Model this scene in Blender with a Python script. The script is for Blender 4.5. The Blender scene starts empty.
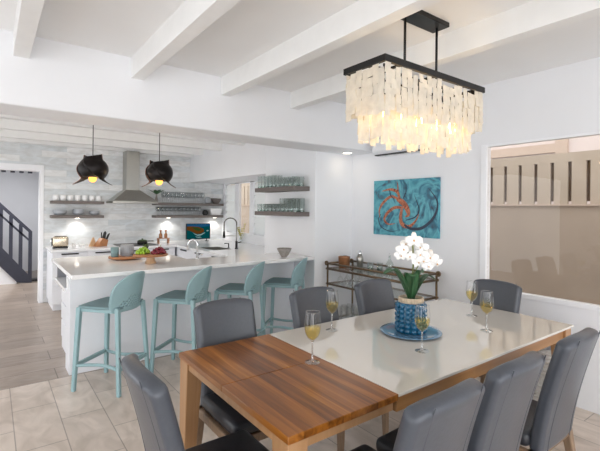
import bpy, bmesh, math, random
from mathutils import Vector, Matrix
random.seed(7)
PI = math.pi
SC = bpy.context.scene
COL = SC.collection

# ------------------------------------------------------------------ materials
def lin(c):
    return tuple(((v/255)/12.92 if v/255 <= .04045 else ((v/255+.055)/1.055)**2.4) for v in c)

def newmat(name):
    m = bpy.data.materials.new(name); m.use_nodes = True
    nt = m.node_tree
    for n in list(nt.nodes): nt.nodes.remove(n)
    out = nt.nodes.new('ShaderNodeOutputMaterial')
    return m, nt, out

def bsdf(nt, out, rough=.5, metal=0., spec=.5):
    b = nt.nodes.new('ShaderNodeBsdfPrincipled')
    b.inputs['Roughness'].default_value = rough
    b.inputs['Metallic'].default_value = metal
    b.inputs['Specular IOR Level'].default_value = spec
    nt.links.new(b.outputs[0], out.inputs[0])
    return b

def M(name, c, rough=.5, metal=0., var=.06, scale=12., bump=0., spec=.5, stretch=(1,1,1), detail=4., coat=0.):
    """surface with a gentle noise variation of its own colour"""
    m, nt, out = newmat(name)
    b = bsdf(nt, out, rough, metal, spec)
    b.inputs['Coat Weight'].default_value = coat
    tc = nt.nodes.new('ShaderNodeTexCoord'); mp = nt.nodes.new('ShaderNodeMapping')
    mp.inputs['Scale'].default_value = stretch
    nz = nt.nodes.new('ShaderNodeTexNoise'); nz.inputs['Scale'].default_value = scale
    nz.inputs['Detail'].default_value = detail
    rp = nt.nodes.new('ShaderNodeValToRGB')
    l = lin(c)
    rp.color_ramp.elements[0].position = .3; rp.color_ramp.elements[1].position = .7
    rp.color_ramp.elements[0].color = tuple(max(0, v*(1-var)) for v in l)+(1,)
    rp.color_ramp.elements[1].color = tuple(min(1, v*(1+var)) for v in l)+(1,)
    L = nt.links.new
    L(tc.outputs['Object'], mp.inputs[0]); L(mp.outputs[0], nz.inputs['Vector'])
    L(nz.outputs['Fac'], rp.inputs[0]); L(rp.outputs[0], b.inputs['Base Color'])
    if bump:
        bp = nt.nodes.new('ShaderNodeBump'); bp.inputs['Strength'].default_value = bump
        bp.inputs['Distance'].default_value = .01
        L(nz.outputs['Fac'], bp.inputs['Height']); L(bp.outputs[0], b.inputs['Normal'])
    return m

def M_brick(name, c1, c2, mortar, bw, rh, msize, rough, swap, offset=.5, shift=(0,0,0), marble=.25, mscale=5., mstretch=(1,1,1), bump=.15):
    """tiles; swap picks the axes that run along / across the courses"""
    m, nt, out = newmat(name); b = bsdf(nt, out, rough)
    L = nt.links.new
    tc = nt.nodes.new('ShaderNodeTexCoord'); sp = nt.nodes.new('ShaderNodeSeparateXYZ')
    cb = nt.nodes.new('ShaderNodeCombineXYZ'); mp = nt.nodes.new('ShaderNodeMapping')
    mp.inputs['Location'].default_value = shift
    L(tc.outputs['Object'], sp.inputs[0])
    L(sp.outputs[swap[0]], cb.inputs[0]); L(sp.outputs[swap[1]], cb.inputs[1])
    L(cb.outputs[0], mp.inputs[0])
    br = nt.nodes.new('ShaderNodeTexBrick')
    br.offset = offset
    br.inputs['Scale'].default_value = 1.
    br.inputs['Brick Width'].default_value = bw; br.inputs['Row Height'].default_value = rh
    br.inputs['Mortar Size'].default_value = msize; br.inputs['Mortar Smooth'].default_value = .1
    br.inputs['Bias'].default_value = 0.
    br.inputs['Color1'].default_value = lin(c1)+(1,); br.inputs['Color2'].default_value = lin(c2)+(1,)
    br.inputs['Mortar'].default_value = lin(mortar)+(1,)
    L(mp.outputs[0], br.inputs['Vector'])
    mp2 = nt.nodes.new('ShaderNodeMapping'); mp2.inputs['Scale'].default_value = mstretch
    L(tc.outputs['Object'], mp2.inputs[0])
    nz = nt.nodes.new('ShaderNodeTexNoise'); nz.inputs['Scale'].default_value = mscale
    nz.inputs['Detail'].default_value = 7.; nz.inputs['Distortion'].default_value = 1.2
    L(mp2.outputs[0], nz.inputs['Vector'])
    rp = nt.nodes.new('ShaderNodeValToRGB')
    rp.color_ramp.elements[0].position = .32; rp.color_ramp.elements[1].position = .68
    rp.color_ramp.elements[0].color = (1-marble*1.3, 1-marble*1.4, 1-marble*1.55, 1); rp.color_ramp.elements[1].color = (1,1,1,1)
    L(nz.outputs['Fac'], rp.inputs[0])
    mx = nt.nodes.new('ShaderNodeMix'); mx.data_type = 'RGBA'; mx.blend_type = 'MULTIPLY'
    mx.inputs[0].default_value = 1.
    L(br.outputs['Color'], mx.inputs[6]); L(rp.outputs[0], mx.inputs[7]); L(mx.outputs[2], b.inputs['Base Color'])
    bp = nt.nodes.new('ShaderNodeBump'); bp.inputs['Strength'].default_value = bump; bp.inputs['Distance'].default_value = .003
    iv = nt.nodes.new('ShaderNodeMath'); iv.operation = 'SUBTRACT'; iv.inputs[0].default_value = 1.
    L(br.outputs['Fac'], iv.inputs[1]); L(iv.outputs[0], bp.inputs['Height']); L(bp.outputs[0], b.inputs['Normal'])
    return m

def M_wood(name, cols, along='Y', plank=.055, length=1.1, rough=.3, coat=.0, grain=1.):
    """glued wood strips running along an axis"""
    m, nt, out = newmat(name); b = bsdf(nt, out, rough)
    b.inputs['Coat Weight'].default_value = coat; b.inputs['Coat Roughness'].default_value = .12
    L = nt.links.new
    tc = nt.nodes.new('ShaderNodeTexCoord'); sp = nt.nodes.new('ShaderNodeSeparateXYZ'); cb = nt.nodes.new('ShaderNodeCombineXYZ')
    L(tc.outputs['Object'], sp.inputs[0])
    a, c = (1, 0) if along == 'Y' else ((0, 1) if along == 'X' else (2, 0))
    L(sp.outputs[a], cb.inputs[0]); L(sp.outputs[c], cb.inputs[1])
    br = nt.nodes.new('ShaderNodeTexBrick'); br.offset = .37
    br.inputs['Scale'].default_value = 1.; br.inputs['Brick Width'].default_value = length; br.inputs['Row Height'].default_value = plank
    br.inputs['Mortar Size'].default_value = 0.; br.inputs['Color1'].default_value = (0,0,0,1); br.inputs['Color2'].default_value = (1,1,1,1)
    L(cb.outputs[0], br.inputs['Vector'])
    mp = nt.nodes.new('ShaderNodeMapping')
    st = [30., 30., 30.]; st[a] = 1.5
    mp.inputs['Scale'].default_value = st
    L(tc.outputs['Object'], mp.inputs[0])
    nz = nt.nodes.new('ShaderNodeTexNoise'); nz.inputs['Scale'].default_value = 1.; nz.inputs['Detail'].default_value = 8.; nz.inputs['Distortion'].default_value = .8
    L(mp.outputs[0], nz.inputs['Vector'])
    ad = nt.nodes.new('ShaderNodeMath'); ad.operation = 'MULTIPLY_ADD'; ad.inputs[1].default_value = .8*grain
    ml = nt.nodes.new('ShaderNodeMath'); ml.operation = 'MULTIPLY_ADD'; ml.inputs[1].default_value = .26; ml.inputs[2].default_value = -.02
    L(br.outputs['Color'], ml.inputs[0]); L(nz.outputs['Fac'], ad.inputs[0]); L(ml.outputs[0], ad.inputs[2])
    rp = nt.nodes.new('ShaderNodeValToRGB')
    els = rp.color_ramp.elements
    for i, cc in enumerate(cols):
        e = els[i] if i < 2 else els.new(.5)
        e.color = lin(cc)+(1,)
    for i, e in enumerate(list(els)): pass
    n = len(cols)
    # rebuild in order
    while len(els) > 1: els.remove(els[-1])
    els[0].position = 0.12; els[0].color = lin(cols[0])+(1,)
    for i in range(1, n):
        e = els.new(.12+.76*i/(n-1)); e.color = lin(cols[i])+(1,)
    L(ad.outputs[0], rp.inputs[0]); L(rp.outputs[0], b.inputs['Base Color'])
    return m

def M_glass(name, tint=(1,1,1), refl=1., base=.04, rough=.0):
    """thin clear glass: tinted see-through plus a mirror share that grows towards grazing angles"""
    m, nt, out = newmat(name); L = nt.links.new
    tr = nt.nodes.new('ShaderNodeBsdfTransparent'); tr.inputs[0].default_value = tuple(tint)+(1,)
    gl = nt.nodes.new('ShaderNodeBsdfGlossy'); gl.inputs['Roughness'].default_value = rough
    lw = nt.nodes.new('ShaderNodeLayerWeight'); lw.inputs['Blend'].default_value = .5
    pw = nt.nodes.new('ShaderNodeMath'); pw.operation = 'POWER'; pw.inputs[1].default_value = 3.5
    mu = nt.nodes.new('ShaderNodeMath'); mu.operation = 'MULTIPLY_ADD'; mu.inputs[1].default_value = .6*refl; mu.inputs[2].default_value = base
    mix = nt.nodes.new('ShaderNodeMixShader')
    L(lw.outputs['Facing'], pw.inputs[0]); L(pw.outputs[0], mu.inputs[0]); L(mu.outputs[0], mix.inputs[0]); L(tr.outputs[0], mix.inputs[1]); L(gl.outputs[0], mix.inputs[2])
    L(mix.outputs[0], out.inputs[0])
    return m

def M_emit(name, c, s):
    m, nt, out = newmat(name)
    e = nt.nodes.new('ShaderNodeEmission'); e.inputs[0].default_value = lin(c)+(1,); e.inputs[1].default_value = s
    nt.links.new(e.outputs[0], out.inputs[0]); return m

def M_shell(name, c):
    """capiz shell: milky, lets lamp light through"""
    m, nt, out = newmat(name); L = nt.links.new
    d = nt.nodes.new('ShaderNodeBsdfDiffuse'); t = nt.nodes.new('ShaderNodeBsdfTranslucent'); g = nt.nodes.new('ShaderNodeBsdfGlossy'); g.inputs['Roughness'].default_value = .25
    tp = nt.nodes.new('ShaderNodeBsdfTransparent')
    tc = nt.nodes.new('ShaderNodeTexCoord'); nz = nt.nodes.new('ShaderNodeTexNoise'); nz.inputs['Scale'].default_value = 22.; nz.inputs['Detail'].default_value = 5.
    rp = nt.nodes.new('ShaderNodeValToRGB'); l = lin(c)
    rp.color_ramp.elements[0].position = .3; rp.color_ramp.elements[1].position = .7
    rp.color_ramp.elements[0].color = tuple(v*.86 for v in l)+(1,); rp.color_ramp.elements[1].color = tuple(min(1, v*1.04) for v in l)+(1,)
    L(tc.outputs['Object'], nz.inputs['Vector']); L(nz.outputs['Fac'], rp.inputs[0])
    for n in (d, t): L(rp.outputs[0], n.inputs[0])
    m1 = nt.nodes.new('ShaderNodeMixShader'); m1.inputs[0].default_value = .38
    m2 = nt.nodes.new('ShaderNodeMixShader'); m2.inputs[0].default_value = .07
    m3 = nt.nodes.new('ShaderNodeMixShader'); m3.inputs[0].default_value = .16
    L(d.outputs[0], m1.inputs[1]); L(t.outputs[0], m1.inputs[2]); L(m1.outputs[0], m2.inputs[1]); L(g.outputs[0], m2.inputs[2])
    L(m2.outputs[0], m3.inputs[1]); L(tp.outputs[0], m3.inputs[2]); L(m3.outputs[0], out.inputs[0])
    return m

def M_mottle(name, cols, scale, rough=.4, stretch=(1,1,1), dist=1.5):
    m, nt, out = newmat(name); b = bsdf(nt, out, rough); L = nt.links.new
    tc = nt.nodes.new('ShaderNodeTexCoord'); mp = nt.nodes.new('ShaderNodeMapping'); mp.inputs['Scale'].default_value = stretch
    nz = nt.nodes.new('ShaderNodeTexNoise'); nz.inputs['Scale'].default_value = scale; nz.inputs['Detail'].default_value = 8.; nz.inputs['Distortion'].default_value = dist
    rp = nt.nodes.new('ShaderNodeValToRGB'); els = rp.color_ramp.elements
    while len(els) > 1: els.remove(els[-1])
    els[0].position = .28; els[0].color = lin(cols[0])+(1,)
    for i in range(1, len(cols)):
        e = els.new(.28+.44*i/(len(cols)-1)); e.color = lin(cols[i])+(1,)
    L(tc.outputs['Object'], mp.inputs[0]); L(mp.outputs[0], nz.inputs['Vector']); L(nz.outputs['Fac'], rp.inputs[0]); L(rp.outputs[0], b.inputs['Base Color'])
    return m

MT = dict(
 wall=M('wall_paint', (236,237,240), .6, var=.012, scale=3),
 ceil=M('ceiling_paint', (238,238,238), .7, var=.012, scale=3),
 beam=M('beam_paint', (240,240,239), .55, var=.02, scale=9, bump=.04),
 trim=M('trim_paint', (242,243,246), .4, var=.01),
 hallwall=M('hall_paint', (216,217,221), .7, var=.02, scale=3),
 tile=M_brick('marble_wall_tile', (244,245,246), (212,219,224), (222,226,228), .62, .098, .003, .22, (0,2), offset=.45, marble=.15, mscale=4.5, mstretch=(1,1,2.6)),
 floor=M_brick('travertine_floor', (228,214,202), (214,199,187), (172,159,147), .62, .272, .0035, .28, (1,0), offset=.5, shift=(.1,.136,0), marble=.2, mscale=3.5, mstretch=(2.,1,1)),
 floork=M_brick('travertine_kitchen_floor', (168,153,141), (148,134,123), (108,98,90), .8, .285, .004, .28, (0,1), offset=.4, shift=(0,-4.11,0), marble=.18, mscale=4., mstretch=(1,3,1)),
 cab=M('cabinet_white', (238,240,245), .3, var=.01),
 quartz=M('white_quartz', (243,242,241), .07, var=.025, scale=30),
 quartz2=M('grey_white_quartz', (240,241,243), .12, var=.02, scale=30),
 steel=M('brushed_steel', (168,166,160), .3, 1., var=.05, scale=30, stretch=(1,1,12)),
 steel_d=M('dark_steel', (104,100,96), .3, .9, var=.1),
 chrome=M('chrome', (225,226,228), .08, 1., var=.01),
 dark=M('black_metal', (32,31,31), .4, .4, var=.1),
 black=M('black_plastic', (18,18,19), .4, var=.1),
 shelfwood=M('weathered_grey_wood', (112,104,100), .6, var=.22, scale=9, stretch=(3,3,30), bump=.1),
 teal=M('teal_plastic', (150,181,186), .42, var=.025, scale=6),
 teal_d=M('teal_seat_plastic', (118,146,150), .5, var=.03, scale=6),
 leather=M('grey_leather', (74,78,86), .3, var=.05, scale=60, bump=.05),
 leather_d=M('black_leather', (42,44,50), .4, var=.08, scale=60, bump=.05),
 chairleg=M('walnut_leg', (134,110,88), .45, var=.15, scale=14, stretch=(6,6,1)),
 leaf_wood=M_wood('acacia_table_leaf', [(50,24,6),(98,54,14),(140,84,28),(166,106,42),(216,162,90)], 'Y', .036, 6., .3, coat=.12),
 rail_wood=M_wood('oak_table_rail', [(124,84,46),(150,106,62),(170,126,80)], 'X', .2, 3., .4),
 leg_wood=M_wood('oak_table_leg', [(142,104,70),(162,122,84),(180,140,102)], 'Z', .2, 3., .4),
 tabletop=M('cream_glass_top', (216,211,203), .05, var=.01, scale=3, coat=.6),
 wine=M_glass('white_wine', (.95,.855,.52), .6, .04),
 glass=M_glass('clear_glass', (.985,.988,.988), 1., .07),
 glass_g=M_glass('green_tinted_glass', (.945,.968,.962), 1., .08),
 glass_b=M_glass('bright_stem_glass', (.90,.91,.91), 1.2, .30),
 glass_s=M_glass('shelf_stemware_glass', (.94,.955,.96), 1.3, .13),
 base_g=M_glass('thick_green_glass_base', (.50,.62,.57), 1., .10),
 pane=M_glass('window_glass', (.95,.94,.93), .3, .02),
 pot=M('turquoise_glaze', (18,92,128), .18, var=.18, scale=8, coat=.5),
 
 plate_b=M('blue_glass_plate', (98,134,164), .12, var=.12, scale=9, coat=.6),
 wicker=M('wicker', (206,188,164), .8, var=.2, scale=60, bump=.4),
 leafg=M('orchid_leaf', (46,86,52), .35, var=.3, scale=7, stretch=(6,1,1)),
 stem=M('orchid_stem', (128,136,70), .5, var=.15),
 petal=M('orchid_petal', (250,249,247), .5, var=.02),
 lip=M('orchid_lip', (196,150,90), .5, var=.2),
 brass=M('antique_brass', (124,104,82), .3, .85, var=.15),
 copper=M('hammered_copper', (176,124,88), .34, .7, var=.16, scale=30),
 white=M('white_ceramic', (240,240,240), .2, var=.01),
 grey=M('grey_ceramic', (168,172,178), .3, var=.04),
 woodlt=M('board_wood', (172,118,78), .4, var=.18, scale=14, stretch=(1,8,1)),
 woodped=M('pedestal_wood', (206,170,132), .5, var=.14, scale=14, stretch=(8,8,1)),
 grape_g=M('green_grape', (158,196,62), .25, var=.12),
 grape_r=M('red_grape', (124,30,48), .25, var=.2),
 herb=M('dark_green_leaf', (66,88,50), .5, var=.25),
 navy=M('navy_stair_paint', (52,54,68), .5, var=.1),
 toaster=M('champagne_steel', (206,192,170), .22, .85, var=.05),
 concrete=M('beige_fence_render', (174,158,142), .8, var=.05, scale=3),
 fence=M('beige_fence_board', (184,169,152), .8, var=.04, scale=3),
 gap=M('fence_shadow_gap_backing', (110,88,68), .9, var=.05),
 pink=M('neighbour_wall', (216,202,196), .8, var=.03, scale=2),
 pinktrim=M('neighbour_trim', (196,176,160), .8, var=.03),
 greywin=M('neighbour_window', (140,138,140), .3, var=.05),
 ground=M('gravel_ground', (150,140,128), .9, var=.2, scale=30),
 stone=M('grey_textured_stoneware', (150,144,138), .6, var=.2, scale=40, bump=.3),
 sgrey=M('grey_recess_board', (140,140,145), .6, var=.05),  # darkened grey carries the shade inside the island niche
 white_woven=M('white_woven_rope', (226,224,220), .8, var=.12, scale=40, bump=.4),
 bluecloth=M_mottle('blue_patterned_cloth', [(38,62,150),(70,92,176),(225,222,226),(60,80,160)], 14, .8),
 art=M_mottle('turquoise_painting', [(34,50,70),(40,112,136),(92,172,186),(54,136,156),(60,74,90)], 5., .35),
 art_edge=M('canvas_edge', (60,120,140), .7),
 art_o=M_mottle('burnt_orange_paint', [(70,34,28),(150,76,48),(196,124,88),(110,52,38)], 22, .4),
 art_d=M('dark_teal_paint', (24,46,70), .4, var=.3),
 bulb=M_emit('warm_bulb_glow', (255,206,130), 14.),
 bulb_p=M_emit('pendant_bulb_glow', (255,168,76), 4.5),
 puck=M_emit('puck_light_glow', (255,246,232), 12.),
 down=M_emit('downlight_glow', (255,240,214), 16.),
 shell=M_shell('capiz_shell', (250,245,234)),
 frost=M('louvre_glass', (236,240,243), .3, var=.01),
 sea=M_emit('screen_sea', (6,84,88), .85), sky=M_emit('screen_sky', (38,98,142), .8), rock=M_emit('screen_rock', (116,72,30), .8),
 green=M_emit('screen_green', (62,84,40), .8), foam=M_emit('screen_foam', (170,206,204), .8),
 yellowg=M('yellow_green_sprig', (176,168,84), .5, var=.25),
 blk_bronze=M('pendant_dark_bronze', (34,29,28), .38, .6, var=.25, scale=5),
 bronze_in=M('pendant_edge_bronze', (150,104,84), .4, .6, var=.1),
)

def M_translucent(name, c):
    m, nt, out = newmat(name); L = nt.links.new
    d = nt.nodes.new('ShaderNodeBsdfDiffuse'); t = nt.nodes.new('ShaderNodeBsdfTranslucent')
    d.inputs[0].default_value = lin(c)+(1,); t.inputs[0].default_value = lin(c)+(1,)
    mx = nt.nodes.new('ShaderNodeMixShader'); mx.inputs[0].default_value = .85
    L(d.outputs[0], mx.inputs[1]); L(t.outputs[0], mx.inputs[2]); L(mx.outputs[0], out.inputs[0]); return m
MT['frost'] = M_translucent('louvre_obscure_glass', (246,249,250))

# ------------------------------------------------------------------ mesh builder
class MB:
    def __init__(s): s.b = bmesh.new()
    def box(s, x0, x1, y0, y1, z0, z1, mat=None):
        v = [s.b.verts.new(p) for p in ((x0,y0,z0),(x1,y0,z0),(x1,y1,z0),(x0,y1,z0),(x0,y0,z1),(x1,y0,z1),(x1,y1,z1),(x0,y1,z1))]
        if mat is not None:
            for q in v: q.co = mat @ q.co
        for f in ((0,3,2,1),(4,5,6,7),(0,1,5,4),(1,2,6,5),(2,3,7,6),(3,0,4,7)): s.b.faces.new([v[i] for i in f])
        return s
    def prism(s, pts, z0, z1, mat=None):
        """polygon in xy (ccw) extruded in z"""
        a = [s.b.verts.new((x,y,z0)) for x,y in pts]; c = [s.b.verts.new((x,y,z1)) for x,y in pts]
        if mat is not None:
            for q in a+c: q.co = mat @ q.co
        n = len(pts)
        s.b.faces.new(a[::-1]); s.b.faces.new(c)
        for i in range(n): s.b.faces.new((a[i], a[(i+1)%n], c[(i+1)%n], c[i]))
        return s
    def hexa(s, bot, top):
        """two quads of 3D points"""
        v = [s.b.verts.new(p) for p in list(bot)+list(top)]
        for f in ((0,3,2,1),(4,5,6,7),(0,1,5,4),(1,2,6,5),(2,3,7,6),(3,0,4,7)): s.b.faces.new([v[i] for i in f])
        return s
    def lathe(s, prof, n=24, c=(0,0,0), mat=None, close=True):
        """prof: list of (r,z); ends with r=0 become poles"""
        rings = []
        for r, z in prof:
            if r < 1e-6: rings.append([s.b.verts.new((c[0],c[1],c[2]+z))])
            else: rings.append([s.b.verts.new((c[0]+r*math.cos(2*PI*k/n), c[1]+r*math.sin(2*PI*k/n), c[2]+z)) for k in range(n)])
        if mat is not None:
            for rg in rings:
                for q in rg: q.co = mat @ q.co
        for A, B in zip(rings, rings[1:]):
            for k in range(n):
                k2 = (k+1) % n
                if len(A) == 1 and len(B) == 1: continue
                if len(A) == 1: s.b.faces.new((A[0], B[k2], B[k]))
                elif len(B) == 1: s.b.faces.new((A[k], A[k2], B[0]))
                else: s.b.faces.new((A[k], A[k2], B[k2], B[k]))
        if close:
            if len(rings[0]) > 1: s.b.faces.new(rings[0][::-1])
            if len(rings[-1]) > 1: s.b.faces.new(rings[-1])
        return s
    def tube(s, pts, r, n=10, cap=True, flat=1.):
        """round bar along points; r a number or one per point"""
        P = [Vector(p) for p in pts]; m = len(P)
        R = r if isinstance(r, (list, tuple)) else [r]*m
        T = [(P[min(i+1, m-1)]-P[max(i-1, 0)]).normalized() for i in range(m)]
        up = Vector((0,0,1)) if abs(T[0].z) < .9 else Vector((1,0,0))
        u = T[0].cross(up).normalized(); rings = []
        for i in range(m):
            u = (u - T[i]*u.dot(T[i])).normalized(); w = T[i].cross(u)
            rings.append([s.b.verts.new(P[i]+u*(R[i]*math.cos(2*PI*k/n))+w*(R[i]*flat*math.sin(2*PI*k/n))) for k in range(n)])
        for A, B in zip(rings, rings[1:]):
            for k in range(n): s.b.faces.new((A[k], A[(k+1)%n], B[(k+1)%n], B[k]))
        if cap: s.b.faces.new(rings[0][::-1]); s.b.faces.new(rings[-1])
        return s
    def bar(s, p, q, w0, h0, w1=None, h1=None):
        """tapered square bar from p to q"""
        w1 = w0 if w1 is None else w1; h1 = h0 if h1 is None else h1
        p = Vector(p); q = Vector(q)
        a = [p+Vector((sx*w0/2, sy*h0/2, 0)) for sx, sy in ((-1,-1),(1,-1),(1,1),(-1,1))]
        c = [q+Vector((sx*w1/2, sy*h1/2, 0)) for sx, sy in ((-1,-1),(1,-1),(1,1),(-1,1))]
        return s.hexa(a, c)
    def sphere(s, c, r, nu=10, nv=6, sc=(1,1,1)):
        prof = [(r*math.sin(PI*i/nv), -r*math.cos(PI*i/nv)) for i in range(nv+1)]
        prof[0] = (0, -r); prof[-1] = (0, r)
        m = Matrix.Translation(c) @ Matrix.Diagonal((sc[0], sc[1], sc[2], 1))
        return s.lathe(prof, nu, mat=m)
    def grid(s, f, nu, nv, skip=None):
        V = [[s.b.verts.new(f(i/nu, j/nv)) for j in range(nv+1)] for i in range(nu+1)]
        for i in range(nu):
            for j in range(nv):
                if skip and skip(i, j): continue
                s.b.faces.new((V[i][j], V[i+1][j], V[i+1][j+1], V[i][j+1]))
        return s
    def build(s, name, mat, parent=None, smooth=False, bevel=0., seg=2, loc=None, solid=0., sub=0, offset=0.):
        me = bpy.data.meshes.new(name)
        bmesh.ops.recalc_face_normals(s.b, faces=s.b.faces[:])
        s.b.to_mesh(me); s.b.free()
        o = bpy.data.objects.new(name, me); COL.objects.link(o)
        mats = mat if isinstance(mat, (list, tuple)) else [mat]
        for mm in mats: me.materials.append(mm)
        if smooth:
            for p in me.polygons: p.use_smooth = True
        if solid:
            md = o.modifiers.new('thickness', 'SOLIDIFY'); md.thickness = solid; md.offset = offset
        if bevel:
            md = o.modifiers.new('edge', 'BEVEL'); md.width = bevel; md.segments = seg; md.limit_method = 'ANGLE'; md.angle_limit = math.radians(35)
        if sub:
            md = o.modifiers.new('round', 'SUBSURF'); md.levels = sub; md.render_levels = sub
        if parent is not None: o.parent = parent
        if loc is not None: o.location = loc
        return o

def tag(o, label=None, cat=None, group=None, kind=None):
    if label: o['label'] = label
    if cat: o['category'] = cat
    if group: o['group'] = group
    if kind: o['kind'] = kind
    return o
def thing(name, label, cat, loc=(0,0,0), rz=0., group=None):
    o = bpy.data.objects.new(name, None); COL.objects.link(o)
    o.empty_display_size = .1
    o.location = loc; o.rotation_euler = (0,0,rz)
    return tag(o, label, cat, group)
def struct(o, label, cat=None):
    return tag(o, label, cat or o.name.split('_')[0].split('.')[0], kind='structure')
CHILDREN = {}
def dup(root, loc, rz=None, label=None, group=None):
    r = root.copy(); COL.objects.link(r); r.location = loc
    if rz is not None: r.rotation_euler = (0,0,rz)
    if label: r['label'] = label
    if group: r['group'] = group
    for ch in list(root.children):
        c = ch.copy(); COL.objects.link(c); c.parent = r
        for g in list(ch.children):
            d = g.copy(); COL.objects.link(d); d.parent = c
    return r

# ------------------------------------------------------------------ key sizes (metres)
XW = 3.60          # dining outer wall
YE = 3.735         # end wall / pier face
XP = 3.01          # pier face towards the kitchen
YB = 7.50          # tiled back wall
XK = 3.68          # kitchen window wall
ZC = 2.64; ZB = 2.482; ZH = 2.157
XL = -2.9; YR = -2.3
KC = .87           # kitchen worktop height
BC = .938          # bar height

# ================================================================== SETTING
struct(MB().box(XL, XW+.02, YR, 4.11, -.1, 0).build('floor', MT['floor']), 'beige travertine tile floor of the dining area')
struct(MB().box(XL, XK+.1, 4.11, 12.4, -.1, 0).build('floor_kitchen', MT['floork']), 'brownish stone plank floor of the kitchen and hall')
struct(MB().box(XL, XW+.15, YR, 3.34, ZC, ZC+.12).build('ceiling', MT['ceil']), 'white dining ceiling between the beams')
struct(MB().box(XL, XK+.15, YE, YB+.15, 2.6, 2.76).build('ceiling_kitchen', MT['ceil']), 'white kitchen ceiling')
# dining outer wall with the big window hole
w = MB(); t = .03; y0, y1, z0, z1 = -1.1, 2.0, .79, 2.077
w.box(XW, XW+t, YR, y0, 0, ZC).box(XW, XW+t, y1, YE+.01, 0, ZC).box(XW, XW+t, y0, y1, 0, z0).box(XW, XW+t, y0, y1, z1, ZC)
struct(w.build('wall_right', MT['wall']), 'white dining wall with the painting')
# pier with the glass shelves
struct(MB().box(XP, XW+.16, YE, 4.83, 0, 2.7).build('wall_pier', MT['wall'], bevel=.004), 'white pier wall between kitchen and bar cart')
# header beam across the room
struct(MB().box(XL, XW, 3.33, YE, ZH, 2.7).build('trim_header', MT['wall'], bevel=.012), 'broad white header between dining room and kitchen', 'beam')
# dining beams
for i, x in enumerate((-1.38, -.64, .109, .855, 1.61, 2.357)):
    o = MB().box(x, x+.092, YR, 3.335, ZB, ZC+.01).build('ceiling_beam', MT['beam'], bevel=.003)
    struct(o, ['white ceiling beam behind the left edge of the view','white ceiling beam further left of the view','white ceiling beam in the upper left corner','second white ceiling beam from the left','third white ceiling beam, left of the chandelier','white ceiling beam above the chandelier\'s right end'][i], 'beam')
# kitchen beams and the dropped soffit
for i, y in enumerate((4.72, 5.46, 6.22, 6.97, 7.42)):
    o = MB().box(XL, XP+.01, y-.05, y+.05 if i < 4 else YB, 2.43, 2.61).build('kitchen_beam', MT['beam'], bevel=.003)
    struct(o, ['first','second','third','fourth','rearmost'][i]+' white kitchen ceiling beam counted from the header', 'beam')
struct(MB().box(XP, XK+.15, 4.83, YB, 1.97, 2.7).build('wall_soffit', MT['wall']), 'dropped white soffit above the kitchen window')
# tiled back wall with doorway
b = MB(); dx0, dx1, dz = -.5, .61, 2.055
b.box(XL, dx0, YB, YB+.15, 0, 2.7).box(dx1, XK+.15, YB, YB+.15, 0, 2.7).box(dx0, dx1, YB, YB+.15, dz, 2.7)
struct(b.build('wall_kitchen', MT['tile']), 'kitchen back wall of pale marble subway tile')
d = MB()
d.box(dx1-.012, dx1, YB-.02, YB+.17, 0, dz).box(dx1, dx1+.045, YB-.022, YB+.001, 0, dz+.065)
d.box(dx0, dx0+.03, YB-.02, YB+.17, 0, dz).box(dx0-.065, dx0, YB-.022, YB+.001, 0, dz+.065)
d.box(dx0, dx1, YB-.022, YB+.17, dz-.03, dz+.0).box(dx0, dx1, YB-.022, YB+.001, dz, dz+.065)
struct(d.build('door_1', MT['trim'], bevel=.004), 'white trim of the doorway into the stair hall')
# kitchen outer wall with window hole
kw = MB(); ky0, ky1, kz0, kz1 = 5.9, 7.44, 1.03, 1.97
kw.box(XK, XK+.15, 4.83, ky0, 0, 2.0).box(XK, XK+.15, ky1, YB, 0, 2.0).box(XK, XK+.15, ky0, ky1, 0, kz0)
struct(kw.build('wall_window', MT['wall']), 'white wall under the kitchen window')
# hall behind the doorway
h = MB()
h.box(XL, 1.9, 11.3, 11.4, 0, 2.7).box(1.0, 1.1, YB+.15, 11.3, 0, 2.7).box(XL-.1, XL, YB+.15, 11.4, 0, 2.7)
struct(h.build('wall_hall', MT['hallwall']), 'grey wall of the stair hall')
struct(MB().box(XL, 1.1, YB+.15, 11.4, 2.5, 2.6).build('ceiling_hall', MT['ceil']), 'white ceiling of the stair hall')
# small dark-and-light blocks of a slatted rail above the hall opening
hm = MB()
for k in range(8): hm.box(-.35+k*.12, -.29+k*.12, 8.2, 8.28, 2.035, 2.065)
hm.box(-.4, .62, 8.21, 8.27, 2.065, 2.09)
struct(hm.build('trim_hall', MT['navy']), 'thin toothed rail across the top of the stair hall')
struct(MB().box(-.4, .62, 8.18, 8.3, 2.09, 2.5).build('wall_hall_beam', MT['hallwall']), 'grey lintel in the stair hall')
# room sides behind the viewpoint, with wide openings that let the daylight in
lw = MB(); ops = [(-2.0, .3), (.5, 3.1), (3.9, 7.3)]; zt = 2.4
ys = [YR]+[v for o_ in ops for v in o_]+[YB]
for a_, c_ in zip(ys[0::2], ys[1::2]): lw.box(XL-.15, XL, a_, c_, 0, 2.76)
for a_, c_ in ops: lw.box(XL-.15, XL, a_, c_, zt, 2.76)
struct(lw.build('wall_left', MT['wall']), 'white left wall with glazed openings, out of view')
rw = MB(); ops = [(-2.7, .1), (.3, 3.4)]
xs = [XL-.15]+[v for o_ in ops for v in o_]+[XW+.16]
for a_, c_ in zip(xs[0::2], xs[1::2]): rw.box(a_, c_, YR-.15, YR, 0, 2.76)
for a_, c_ in ops: rw.box(a_, c_, YR-.15, YR, zt, 2.76)
struct(rw.build('wall_rear', MT['wall']), 'white rear wall with glazed openings, out of view')
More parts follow.
